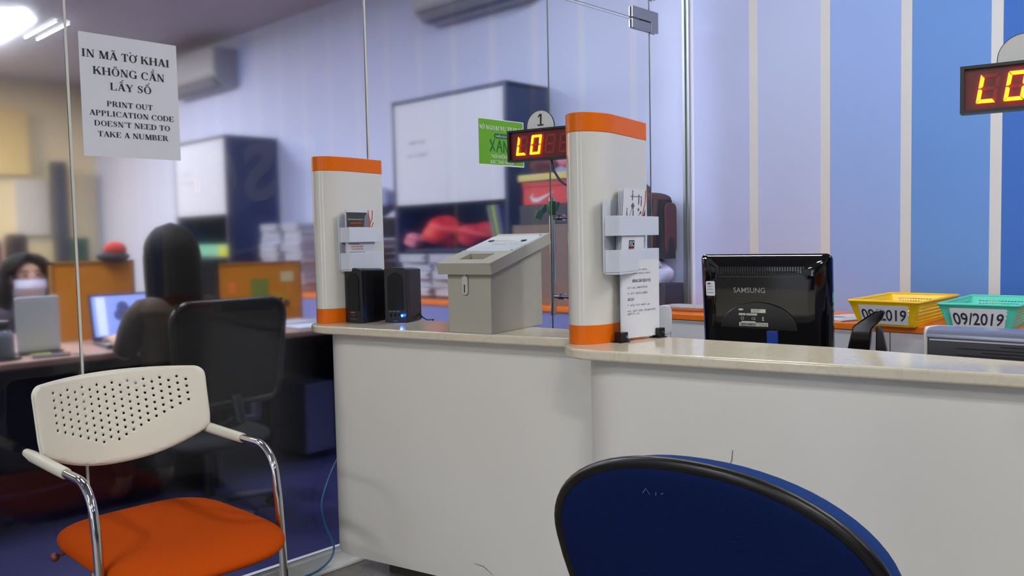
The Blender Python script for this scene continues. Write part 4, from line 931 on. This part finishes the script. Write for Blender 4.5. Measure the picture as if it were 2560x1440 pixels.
# contents of the near cabinet
def blob(name, c, rx, ry, rz, m_, label, cat, seed, sq=.25):
    random.seed(seed); ph = [random.uniform(0, 6.28) for _ in range(6)]
    def fn(p): return 1+sq*(sin(3*p.x+ph[0])*cos(4*p.y+ph[1])+.6*sin(5*p.z+ph[2]+3*p.x)+.4*sin(7*p.y+ph[3]))*.5
    return tag(obj(name, MB().ball(c, rx, ry, rz, 36, 20, fn), m_, sharp=80), label, cat)
REDB = mat('red_bag', (206, 40, 46), .55, var=.15, scale=9); PINK = mat('pink_cloth', (210, 120, 140), .8, var=.2, scale=10)
blob('cloth_bag', (-1.82, 4.10, 1.295), .175, .12, .11, REDB, 'bright red bag slumped on the cabinet shelf', 'bag', 1)
blob('cloth_bag', (-1.455, 4.08, 1.27), .165, .11, .085, mat('crimson_bag', (188, 30, 50), .55, var=.15, scale=9), 'crimson bag lying right of the bright red bag', 'bag', 2)
blob('cloth_bag', (-2.105, 4.06, 1.24), .085, .08, .055, PINK, 'pale pink cloth bundle at the left end of the shelf', 'bag', 5)
for k, (x, c, lab) in enumerate(((-1.235, (100, 120, 110), 'grey green folder leaning on the red bags'), (-1.195, (150, 170, 90), 'olive folder leaning at the right end of the shelf'), (-1.155, (70, 70, 130), 'violet folder leaning against the cabinet side'))):
    e = Vector((-.25, 0, .97)); f = Vector((.97, 0, .25))
    tag(obj('folder', MB().box((x, 4.08, 1.325), (.025, .2, .28), f, Y, e), mat('folder_%d' % k, c, .6), bevel=.003), lab, 'folder')
# paper bundles: piles along the office worktop
proto = None; BUN = mat('bundle_paper', (188, 190, 206), .85, var=.22, scale=16)
def bundles(xs, y, z0, n, label, group, sx=.30, sy=.24, hh=.055, mm=BUN):
    random.seed(int(abs(xs[0])*100)); p = None
    for x in xs:
        for k in range(n):
            if p is None:
                mb = MB()
                for q in range(3): mb.box((random.uniform(-.01, .01), random.uniform(-.01, .01), hh*(q+.5)/3), (sx-random.uniform(0, .03), sy, hh/3*.86))
                p = obj('paper_bundle', mb, mm); tag(p, label, 'paper', group); o = p
            else:
                o = p.copy(); COL.objects.link(o)
            o.location = (x+random.uniform(-.025, .025), y+random.uniform(-.02, .02), z0+k*(hh+.004)+.001); o.rotation_euler = (0, 0, random.uniform(-.12, .12))
bundles((-4.02, -3.67), 4.10, WT, 10, 'tied bundle of white paper piled between the two cabinets', 'paper bundles between the cabinets')
bundles((-2.02, -1.68, -1.34), 4.10, WT+.021, 5, 'tied bundle of white paper piled under the red bags', 'paper bundles under the red bags', .31, .26, .056)
bundles((-2.56, ), 4.05, WT, 8, 'tied bundle of paper piled left of the near cabinet', 'paper bundles left of the near cabinet', .34, .28, .05, mat('bundle_brown', (140, 112, 92), .85, var=.25, scale=14))
tag(obj('paper_sack', MB().bx(-2.75, -2.36, 3.92, 4.3, WT+.44, WT+.60), mat('sack_brown', (96, 82, 60), .8, var=.2), bevel=.02), 'brown sack on top of the pile left of the near cabinet', 'sack')
blob('plastic_bag', (-2.5, 4.05, WT+.72), .16, .14, .10, mat('bag_lilac', (170, 172, 214), .5, var=.2), 'lilac plastic bag on the brown sack', 'bag', 8)
# boxes right of the near cabinet
cb = thing('cardboard_box', 'brown cardboard carton right of the near cabinet', 'box', (-.78, 4.16, WT))
obj('carton', MB().bx(-.25, .25, -.2, .2, 0, .50), mat('cardboard', (124, 104, 90), .85, var=.1), cb, bevel=.004)
obj('tape', MB().bx(-.252, .252, -.03, .03, .495, .503), mat('tape_tan', (150, 128, 90), .3), cb)
tag(obj('dark_box', MB().bx(-1.0, -.56, 4.0, 4.32, WT+.503, 1.448), mat('charcoal_box', (40, 40, 46), .6), bevel=.004), 'charcoal box between the carton and the red shoe box', 'box')
sb_ = thing('shoe_box', 'red shoe box with white swoosh mark on the dark box', 'box', (-.79, 4.15, 1.449))
obj('box', MB().bx(-.185, .185, -.14, .14, 0, .125), mat('shoebox_red', (206, 44, 40), .5), sb_, bevel=.003)
obj('lid', MB().bx(-.19, .19, -.145, .145, .112, .148), mat('shoebox_lid', (198, 40, 38), .5), sb_, bevel=.003)
sw = [(-.12, .075, .002), (-.135, .05, .016), (-.12, .03, .026), (-.08, .028, .024), (-.02, .05, .014), (.05, .078, .003)]
flatobj('swoosh_mark', MB().flat([_c(sw)], Vector((0.02, -.1405, 0)), X, Z, .0008), PAPER, sb_)
tag(obj('yellow_lid', MB().bx(-1.0, -.58, 3.99, 4.33, 1.598, 1.64), mat('lid_yellow', (206, 190, 110), .6), bevel=.004), 'pale yellow box lid on the red shoe box', 'lid')
blob('cloth_bundle', (-.90, 4.14, 1.71), .095, .1, .06, mat('dark_red_cloth', (110, 40, 46), .8, var=.3, scale=14), 'dark red cloth lump on the yellow lid, left one', 'cloth', 11)
blob('cloth_bundle', (-.665, 4.16, 1.725), .095, .1, .075, PINK, 'pink cloth lump on the yellow lid, right one', 'cloth', 12)
# backpack, white bag, dark box in the corner by the glass
tag(obj('storage_box', MB().bx(-.45, -.02, 4.18, 4.380, WT, .955), mat('box_charcoal_blue', (38, 40, 58), .6, var=.15), bevel=.006), 'dark low storage box behind the fixed glass beside the wall', 'box')
wb = thing('plastic_bag', 'knotted white plastic bag on the dark storage box', 'bag', (-.175, 4.285, .957))
random.seed(4)
obj('bag', MB().grid(lambda a, b: Vector(((.14*cos(2*pi*a)*(1+.06*sin(10*a*pi+3*b)))*(1-.45*max(0, b-.55)/.45) * (.75+.9*b*(1-b)), .085*sin(2*pi*a)*(1+.05*cos(8*a*pi))*(1-.3*b), .138*b)), 36, 10), mat('bag_white', (190, 196, 232), .45, var=.1), wb, sharp=70)
obj('bag_handle', MB().tube([(.04, -.06, .09), (.065, -.075, .12), (.08, -.065, .135), (.09, -.05, .10)], .009, 8), mat('bag_white', (190, 196, 232), .45), wb)
bp = thing('backpack', 'dark maroon and black backpack leaning behind the fixed glass', 'backpack', (-.195, 4.292, 1.10))
def bpk(a, b):
    th = 2*pi*a; e = .6; z = .375*b; k = (1-.16*b*b)*(1 if b < .93 else .9)
    px = math.copysign(abs(cos(th))**e, cos(th)); py = math.copysign(abs(sin(th))**e, sin(th))
    return Vector((.152*px*k, .088*py*k, z-0.05*(1 if b > .95 else 0)*(abs(px)+abs(py)-1)))
MAR = mat('backpack_maroon', (66, 40, 44), .8, var=.2, scale=60); BKN = mat('backpack_black', (26, 27, 34), .8, var=.2, scale=60)
obj('body', MB().grid(bpk, 40, 14).add([bpk(i/40, 1.0) for i in range(40)], [tuple(range(40))]), BKN, bp, sharp=60)
obj('front_pocket', MB().prism(rrect(-.10, .10, .03, .24, .05), .0, .035, O=Vector((0, -.078, 0)), ex=X, ey=Z, ez=-Y), mat('pocket_slate', (40, 44, 56), .8), bp, bevel=.012)
obj('top_flap', MB().ball((0, 0, .352), .140, .085, .045, 24, 12), MAR, bp, sharp=80)
for s in (-1, 1):
    obj('strap', MB().tube([(s*.05+.045, -.075, .345), (s*.055+.05, -.098, .30), (s*.06+.045, -.118, .20), (s*.06+.03, -.116, .10), (s*.05+.02, -.10, .04)], .017, 10), MAR, bp)
obj('side_panel', MB().prism(rrect(-.06, .06, .03, .33, .04), 0, .012, O=Vector((.137, .0, 0)), ex=Y, ey=Z, ez=X), mat('side_maroon', (84, 46, 50), .8), bp, bevel=.005)
obj('grab_handle', MB().tube([(.02, -.03, .36), (.0, -.03, .42), (-.02, -.03, .44), (-.04, -.03, .42)], .018, 10, rad=[.022, .02, .018, .014]), MAR, bp)
gr = thing('green_ribbon', 'green ribbon tied round the tall door handle', 'ribbon', (-.06, 3.225, 1.385))
RIB = mat('ribbon_green', (16, 120, 44), .6, var=.2, scale=30)
obj('wrap', MB().tube([(0, 0, -.035), (0, 0, .035)], .0205, 14), RIB, gr)
def lobe(s, L, w_, dz):
    return MB().grid(lambda a, b: Vector((-.022+.010*sin(7*a)*(b-.5), s*(.016+L*a), dz*a+w_*(b-.5)*math.sqrt(max(0.02, sin(pi*min(1, .12+a*.88))))+.006*sin(9*a))), 12, 4)
obj('tail', lobe(-1, .085, .05, -.045), RIB, gr, solid=.004); obj('tail', lobe(1, .07, .045, .02), RIB, gr, solid=.004)

# ------------------------------------------------------------------ wall units (air conditioners)
def aircon(x0, x1, z0, z1, label):
    t = thing('air_conditioner', label, 'air conditioner', (x0, YB, z0), 0, 'office air conditioners'); L = x1-x0; H = z1-z0; D = YB-4.15
    pf = [(0, 0), (-D*.55, -.0), (-D*.9, H*.2), (-D, H*.42), (-D*.97, H), (0, H)]
    obj('body', MB().prism(pf, 0, L, ex=Y, ey=Z, ez=X), mat('aircon_grey', (176, 176, 182), .4), t, bevel=.01)
    obj('outlet', MB().prism([(-D*.5, -.006), (-D*.92, H*.17), (-D*.9, H*.22), (-D*.5, .02)], .05, L-.05, ex=Y, ey=Z, ez=X), mat('aircon_dark', (36, 36, 42), .5), t)
    obj('flap', MB().prism([(-D*.93, H*.17), (-D*.70, H*.03), (-D*.71, H*.01), (-D*.95, H*.15)], .06, L-.06, ex=Y, ey=Z, ez=X), mat('aircon_flap', (150, 150, 156), .4), t)
    return t
aircon(-2.2, -1.15, 2.86, 3.16, 'wall air conditioner above the near cabinet')
aircon(-6.4, -5.23, 2.83, 3.20, 'wall air conditioner beside the paper notice, farther away')

# ------------------------------------------------------------------ desks and dividers
def odesk(x0, x1, y0, y1, label):
    t = thing('office_desk', label, 'desk', (x0, y0, 0), 0, 'office desks'); a, b = x1-x0, y1-y0
    obj('desk_top', MB().bx(0, a, 0, b, .730, .760), WOOD, t, bevel=.003)
    for y in (.03, b-.03): obj('side_panel', MB().bx(.04, a-.04, y-.012, y+.012, 0, .73), DNAVY, t)
    xm = .05 if x0 < -1.9 and x1 > -2 else (.05 if x1 > -1.9 else a-.05)
    obj('modesty_panel', MB().bx(xm-.01, xm+.01, .05, b-.05, .05, .728), DNAVY, t)
    return t
odesk(-1.90, -1.255, 0.35, 2.02, 'beech office desk where the long haired woman sits')
odesk(-1.90, -1.275, 2.03, 3.02, 'beech office desk right of the mesh chair with scattered paper')
odesk(-2.62, -1.96, 0.35, 2.02, 'beech office desk in front of the masked woman')
odesk(-2.62, -1.96, 2.03, 3.02, 'beech office desk behind the right orange divider')
DIV = mat('divider_orange', (204, 126, 10), .85, var=.12, scale=18, bump=.1)
def divider(y0, y1, z1, label):
    t = thing('desk_divider', label, 'divider', (-1.93, y0, .735), 0, 'orange desk dividers'); L = y1-y0; H = z1-.735
    obj('panel', MB().bx(-.018, .018, .012, L-.012, 0, H-.01), DIV, t)
    obj('frame', MB().bx(-.022, .022, 0, .014, -.03, H).bx(-.022, .022, L-.014, L, -.03, H).bx(-.022, .022, 0, L, H-.014, H), mat('divider_frame', (150, 96, 20), .5), t)
    return t
dv1 = divider(1.50, 1.915, 1.168, 'orange fabric divider behind the open laptop')
dv2 = divider(2.36, 2.95, 1.130, 'orange fabric divider with pinned notes right of the mesh chair')
nt_ = [((.30, .22), (.12, .15), (120, 130, 50)), ((.12, .25), (.05, .07), (236, 130, 50)), ((.49, .30), (.09, .06), (214, 200, 150)), ((.42, .14), (.14, .14), (196, 138, 24)), ((.03, .07), (.06, .06), (200, 110, 60))]
for k, ((y, z), (w_, h_), c) in enumerate(nt_):
    obj('pinned_note', MB().bx(.0185, .0205, y-w_/2, y+w_/2, z-h_/2, z+h_/2), mat('note_%d' % k, c, .7), dv2)
obj('pin_badge', MB().tube([(.0205, .475, .135), (.026, .475, .135)], .022, 16), mat('badge_dark', (60, 40, 24), .5), dv2)
obj('pinned_note', MB().ball((.022, .33, .20), .004, .05, .045), mat('note_red', (196, 66, 20), .7), dv1)
hat = thing('knit_cap', 'red topped dark cap resting on the orange divider', 'cap', (-1.93, 1.815, 1.168))
obj('brim', MB().ball((0, 0, .02), .06, .085, .03), mat('cap_dark', (50, 48, 58), .9), hat); obj('crown', MB().ball((0, .012, .055), .05, .058, .045), mat('cap_red', (190, 50, 36), .9), hat)
# laptop
lp = thing('laptop', 'open laptop with bright blue screen on the beech desk', 'laptop', (-1.50, 1.735, .760), radians(-6))
obj('base', MB().bx(-.115, .12, -.165, .165, 0, .018), mat('laptop_grey', (70, 72, 82), .4), lp, bevel=.004)
obj('keyboard', MB().bx(-.09, .03, -.145, .145, .018, .0195), BLACK, lp)
obj('palm_rest', MB().bx(.035, .118, -.16, .16, .018, .0192), mat('palm_silver', (150, 156, 176), .4), lp)
te = Vector((-.26, 0, .965)); tn = Vector((.965, 0, .26)); so = Vector((-.118, 0, .02))
ld = obj('lid', MB().box(so+te*.115, (.33, .235, .009), Y, te, tn), BLACK, lp, bevel=.003)
obj('screen', MB().box(so+te*.118+tn*.0048, (.305, .205, .001), Y, te, tn), mat('screen_blue', (120, 140, 210), .3, emit=(126, 144, 214), estr=.75), ld)
m = MB().flat(_ell(-.01, .155, .03, .035)+_ell(.035, .10, .05, .02)+_ell(-.02, .12, .035, .03), so+tn*.0056, Y, te, .0006); flatobj('screen_picture', m, mat('screen_shape', (60, 64, 110), .3, emit=(52, 58, 110), estr=.6), ld)
m = MB().flat(_box2(-.135, -.09, .02, .215)+_box2(.11, .145, .02, .215), so+tn*.0056, Y, te, .0006); flatobj('screen_column', m, mat('screen_pale', (190, 200, 236), .3, emit=(186, 196, 236), estr=.8), ld)
# document board, jar, phone, note
db = thing('document_board', 'white document board standing on the desk before the masked woman', 'board', (-1.50, 1.30, .760), radians(2))
obj('board', MB().prism(rrect(-.092, .092, .012, .262, .012), -.006, .006, ex=Y, ey=Z, ez=X), mat('board_white', (206, 214, 218), .5), db, bevel=.003)
obj('foot', MB().bx(-.06, .03, -.095, .095, 0, .013), BLACK, db, bevel=.003)
jr = thing('glass_jar', 'dark lidded glass jar at the far left of the desk', 'jar', (-1.40, 1.115, .760))
obj('jar', MB().lathe([(.05, 0), (.055, .01), (.055, .10), (.045, .125), (.035, .135)], n=20), mat('jar_grey', (120, 128, 140), .15), jr)
obj('jar_lid', MB().lathe([(.04, .135), (.042, .138), (.042, .165), (.038, .17)], n=20), mat('lid_dark', (40, 40, 44), .4), jr)
obj('coaster', MB().lathe([(.08, 0), (.08, .012)], n=20), BLACK, jr)
tag(obj('mobile_phone', MB().prism(rrect(-.075, .075, -.04, .04, .01), .0, .010, O=Vector((-1.345, 1.30, .7605)), ex=Vector((.25, .97, 0)), ey=Vector((-.97, .25, 0))), mat('phone_grey', (90, 96, 110), .2), bevel=.002), 'grey phone lying at the desk edge with a white cable', 'phone')
tag(obj('charging_cable', MB().tube([(-1.31, 1.38, .766), (-1.28, 1.40, .769), (-1.248, 1.40, .767), (-1.243, 1.39, .70), (-1.243, 1.37, .64), (-1.243, 1.355, .60)], .004, 8), mat('cable_white', (170, 172, 180), .5)), 'white charging cable hanging over the desk edge', 'cable')
tag(obj('sticky_note', MB().bx(-1.46, -1.38, 1.25, 1.33, .7605, .766), mat('sticky_yellow', (220, 200, 60), .7)), 'yellow sticky pad between phone and document board', 'note')
tag(obj('tissue_box', MB().bx(-1.78, -1.66, 1.02, 1.14, .7605, .93), mat('box_lav', (170, 176, 206), .6), bevel=.004), 'pale box behind the glass jar', 'box')
for k, (x, y, rz, lab) in enumerate(((-1.55, 2.36, .3, 'white paper sheets on the desk, nearest the mesh chair'), (-1.43, 2.72, -.1, 'white paper sheets on the desk beside the counter end'), (-1.74, 2.74, .05, 'white paper sheets at the foot of the noted divider'))):
    paper_stack('paper_sheet', x, y, .7605, .21, .30, .012, rz, lab, None, PAPERB, 3)
tag(obj('desktop_monitor', MB().bx(-1.80, -1.77, 1.97, 2.33, .80, 1.16).bx(-1.82, -1.74, 2.12, 2.18, .765, .82).bx(-1.86, -1.70, 2.05, 2.25, .7605, .768), BLACK, bevel=.004), 'dark desktop monitor between the two orange dividers', 'monitor')
tag(obj('computer_tower', MB().bx(-1.78, -1.40, 2.62, 2.82, .04, .44), mat('tower_lilac', (120, 120, 168), .5), bevel=.01), 'pale computer tower under the right office desk', 'computer')
# far end of the office: board, post, shelves
tag(obj('wall_board', MB().bx(-8.99, -8.95, 3.40, 3.80, 1.40, 2.10), mat('far_board', (222, 216, 206), .6), bevel=.004), 'white board on the yellow lit far wall', 'board')
tag(obj('wall_board', MB().bx(-8.99, -8.93, 2.70, 3.60, 2.15, 2.93), mat('far_cream', (240, 214, 150), .6), bevel=.004), 'cream wall panel high on the far wall', 'board')
tag(obj('dark_post', MB().bx(-8.9, -8.7, 3.80, 3.95, 0, 2.32), mat('post_grey', (70, 74, 90), .6), bevel=.01), 'dark upright post beside the white board', 'post')
tag(obj('coat_stand', MB().bx(-8.6, -8.4, 3.15, 3.38, 1.055, 1.42), mat('coat_dark', (50, 44, 50), .9, var=.3), bevel=.06, seg=4), 'dark coat heaped on the low shelf behind the masked woman', 'coat')
tag(obj('magenta_coat', MB().bx(-8.6, -8.4, 2.86, 3.10, 1.055, 1.36), mat('coat_magenta', (126, 70, 100), .9, var=.3), bevel=.06, seg=4), 'magenta coat heaped at the left end of the low shelf', 'coat')
tag(obj('green_folder', MB().bx(-8.5, -8.3, 3.86, 4.02, 1.052, 1.36), mat('folder_dkgreen', (36, 72, 60), .7), bevel=.01), 'dark green file standing below the dark post', 'folder')
tag(obj('low_shelf', MB().bx(-8.7, -8.25, 2.6, 4.38, 0, 1.05), mat('shelf_grey', (120, 108, 110), .6), bevel=.01), 'low grey shelf unit along the far wall', 'shelf')

# ------------------------------------------------------------------ mesh office chair
def mesh_chair(x, y, rz, label):
    t = thing('mesh_chair', label, 'chair', (x, y, 0), rz)     # local +x is behind the sitter
    def bk(s, z): return Vector((.03-.35*s*s+.10*(z-.6), s, z))
    ol_ = [(p[0], p[1]) for p in rrect(-.255, .255, .56, .99, .07, 6)]
    ol_ = [(p[0]*(1 if p[1] > .7 else .92), p[1]+(.02*(1-(p[0]/.25)**2) if p[1] > .9 else 0)) for p in ol_]
    obj('back_frame', MB().tube([tuple(bk(*p)) for p in ol_+ol_[:2]], .014, 10, caps=False), BLACK, t)
    obj('back_mesh', MB().grid(lambda a, b: bk(-.245+.49*a, .575+.425*b), 14, 10), mat('mesh_black', (9, 9, 13), .8, var=.4, scale=300), t, solid=.006)
    obj('spine', MB().tube([tuple(bk(0, .6)+X*.03), (.10, 0, .5), (-.1, 0, .43)], .022, 10), BLACK, t)
    o = obj('seat', MB().grid(seat_pt, 32, 14), mat('seat_black', (22, 22, 28), .9), t, sharp=80); o.location = (-.29, 0, -.04); o.scale = (.8, .95, 1)
    for s in (-1, 1): obj('armrest', MB().bx(-.40, -.14, s*.28-.03, s*.28+.03, .64, .665).bx(-.30, -.25, s*.28-.015, s*.28+.015, .42, .645).bx(-.30, -.25, min(s*.1, s*.29), max(s*.1, s*.29), .40, .43), mat('arm_lilac', (84, 84, 120), .5), t, bevel=.006)
    obj('gas_lift', MB().tube([(-.22, 0, .08), (-.22, 0, .43)], .025, 14), BLACK, t)
    for k in range(5):
        a = 2*pi*k/5+.2; d = Vector((cos(a), sin(a), 0)); c = Vector((-.22, 0, 0))
        lg = obj('star_leg', MB().tube([tuple(c+Z*.09), tuple(c+d*.30+Z*.065)], .02, 10, rad=[.024, .016]), mat('star_lilac', (84, 84, 120), .4), t)
        obj('castor', MB().tube([tuple(c+d*.30+Z*.028+Vector((-d.y, d.x, 0))*.02), tuple(c+d*.30+Z*.028-Vector((-d.y, d.x, 0))*.02)], .028, 12), BLACK, lg)
    return t
mesh_chair(-.66, 1.775, 0.0, 'black mesh office chair behind the long haired woman')

# ------------------------------------------------------------------ people
def skin(name, nodes, edges, root, m_, parent, sub=2):
    names = list(nodes); idx = {n: i for i, n in enumerate(names)}
    me = bpy.data.meshes.new(name); me.from_pydata([nodes[n][0] for n in names], [(idx[a], idx[b]) for a, b in edges], [])
    me.materials.append(m_); o = bpy.data.objects.new(name, me); COL.objects.link(o)
    if parent: o.parent = parent
    md = o.modifiers.new('skin', 'SKIN'); md.use_smooth_shade = True
    sv = me.skin_vertices[0].data
    for n in names:
        r = nodes[n][1]; sv[idx[n]].radius = (r, r) if not isinstance(r, tuple) else r; sv[idx[n]].use_root = (n == root)
    s = o.modifiers.new('sub', 'SUBSURF'); s.levels = sub; s.render_levels = sub
    return o
SKINM = mat('skin', (196, 152, 128), .55, var=.05); HAIRM = mat('black_hair', (18, 14, 13), .7, spec=.15, var=.4, scale=90)
def seated(label, loc, rz, shirt, hair_len, hair_w, mask):
    """local: the person looks along +x, z up, pelvis above the origin"""
    t = thing('person', label, 'person', loc, rz)
    N = {'pelvis': ((0, 0, .56), .11), 'waist': ((.0, 0, .70), .085), 'chest': ((.02, 0, .88), .092), 'neckb': ((.02, 0, .985), .06), 'neck': ((.03, 0, 1.06), .048),
         'jaw': ((.06, 0, 1.125), (.066, .062)), 'head': ((.05, 0, 1.20), (.092, .078)), 'crown': ((.045, 0, 1.265), (.07, .062))}
    Eg = [('pelvis', 'waist'), ('waist', 'chest'), ('chest', 'neckb'), ('neckb', 'neck'), ('neck', 'jaw'), ('jaw', 'head'), ('head', 'crown')]
    N['nose'] = ((.150, 0, 1.165), .014); Eg.append(('head', 'nose'))
    for s, q in ((1, 'L'), (-1, 'R')):
        N['sh'+q] = ((.02, s*.150, .945), .042); N['el'+q] = ((.12, s*.19, .75), .038); N['wr'+q] = ((.34, s*.13, .795), .027); N['pa'+q] = ((.40, s*.115, .797), (.036, .02))
        Eg += [('chest', 'sh'+q), ('sh'+q, 'el'+q), ('el'+q, 'wr'+q), ('wr'+q, 'pa'+q)]
        for k, (dx, dy, L) in enumerate(((.02, .036, .04), (.045, .020, .05), (.048, .004, .055), (.045, -.012, .05), (.04, -.026, .04))):
            a, b = 'f%d%s' % (k, q), 'g%d%s' % (k, q)
            N[a] = ((.40+dx, s*(.115-dy*1.0), .797), .0095); N[b] = ((.40+dx+L*(.7 if k else .5), s*(.115-dy*1.25), .783), .0078)
            Eg += [('pa'+q, a), (a, b)]
        N['hip'+q] = ((.05, s*.09, .53), .085); N['kn'+q] = ((.43, s*.10, .52), .058); N['an'+q] = ((.42, s*.10, .09), .038); N['to'+q] = ((.54, s*.10, .035), .03)
        Eg += [('pelvis', 'hip'+q), ('hip'+q, 'kn'+q), ('kn'+q, 'an'+q), ('an'+q, 'to'+q)]
    skin('body', N, Eg, 'pelvis', SKINM, t)
    secs = [(.47, .150, .125), (.54, .165, .135), (.62, .150, .125), (.72, .148, .122), (.82, .163, .125), (.90, .182, .120), (.945, .190, .110), (.975, .172, .095), (1.0, .125, .082), (1.02, .085, .070), (1.035, .066, .06)]
    def tor(a, b):
        q = b*(len(secs)-1); i = min(int(q), len(secs)-2); f = q-i
        z, rx, ry = [secs[i][k]*(1-f)+secs[i+1][k]*f for k in range(3)]
        th = 2*pi*a; e = .8
        return Vector((.015+ry*math.copysign(abs(cos(th))**e, cos(th)), rx*math.copysign(abs(sin(th))**e, sin(th)), z))
    sm_ = MB().grid(tor, 32, 30)
    for s in (-1, 1):
        sm_.tube([(.015, s*.10, .955), (.016, s*.140, .945), (.022, s*.168, .915), (.045, s*.186, .86), (.075, s*.192, .81), (.10, s*.194, .772)], .05, 16, rad=[.05, .058, .060, .056, .053, .052])
    obj('shirt', sm_, shirt, t, sharp=80)
    Tn = {'p': ((0, 0, .54), .148)}; Te = []
    for s, q in ((1, 'L'), (-1, 'R')):
        Tn['hip'+q] = ((.06, s*.092, .53), .1); Tn['kn'+q] = ((.43, s*.10, .52), .068); Tn['an'+q] = ((.42, s*.10, .12), .05); Te += [('p', 'hip'+q), ('hip'+q, 'kn'+q), ('kn'+q, 'an'+q)]
    skin('trousers', Tn, Te, 'p', mat('trousers_dark', (26, 26, 40), .85), t)
    def hp_(a, b):
        # a sweeps round the back of the head, b runs from the crown to the tips
        op = .62 if b > .30 else .62*b/.30*.8
        th = pi+(a-.5)*2*pi*(1-op*.52); z = 1.318-(1.318-hair_len)*b
        k = math.sqrt(max(0.0, 1-(1-min(1.0, b/.30))**2))
        rx = .118*k*(1-.25*max(0, b-.5)); ry = hair_w*k*(1+.06*sin(b*3))*(1+.02*sin(a*60))
        cx = .035-.02*b
        return Vector((cx+rx*cos(th), ry*sin(th), z))
    obj('hair', MB().grid(hp_, 40, 22), HAIRM, t, solid=.02, sharp=80)
    for s in (-1, 1):
        obj('ear', MB().ball((.045, s*.088, 1.165), .014, .008, .028, 10, 8), SKINM, t)
        e = obj('eye', MB().ball((.128, s*.032, 1.188), .010, .015, .008, 12, 8), mat('eye_dark', (40, 28, 24), .3), t)
        obj('eyebrow', MB().tube([(.128, s*.015, 1.21), (.134, s*.034, 1.217), (.120, s*.054, 1.21)], .004, 6), HAIRM, t)
    obj('lips', MB().ball((.127, 0, 1.115), .008, .022, .008, 12, 8), mat('lips', (170, 90, 84), .5), t)
    if mask:
        obj('face_mask', MB().grid(lambda a, b: Vector((.070+.088*cos((a-.5)*2.6)-(.03*(1-b) if b < .4 else 0)+.012*sin(b*pi), .088*sin((a-.5)*2.6), 1.068+.095*b)), 16, 8), mat('mask_white', (214, 218, 240), .8), t, solid=.004)
    return t
seated('woman with long black hair and dark olive shirt sitting, seen from behind', (-.93, 1.69, 0.015), pi, mat('shirt_olive', (58, 40, 22), .85, var=.2, scale=20), .88, .102, False)
p2 = seated('woman with dark hair and white face mask facing the glass', (-2.86, 1.66, -.105), 0.0, mat('shirt_plum', (44, 34, 48), .85), .96, .125, True)
mesh_chair(-3.12, 1.66, pi, 'black mesh office chair of the masked woman')

# ------------------------------------------------------------------ letters on the striped wall, beyond the right edge (they show as a reflection in the glass)
wl = thing('wall_lettering', 'large pale letters FSC on the blue wall, seen faintly mirrored in the glass', 'sign', (3.80, YB-.001, 1.69))
LETP = mat('letter_pale', (226, 226, 224), .6)
for ch, x, w_ in (('F', 0.08, .46), ('S', .78, .60), ('C', 1.52, .60)):
    mm = MB()
    for vs2, fs2 in sans(ch, .55, w_, bold=.03): mm.add([Vector((x_+x, 0, y_)) for x_, y_ in vs2], fs2).add([Vector((x_+x, -.012, y_)) for x_, y_ in vs2], fs2)
    obj('letter', mm, LETP, wl)
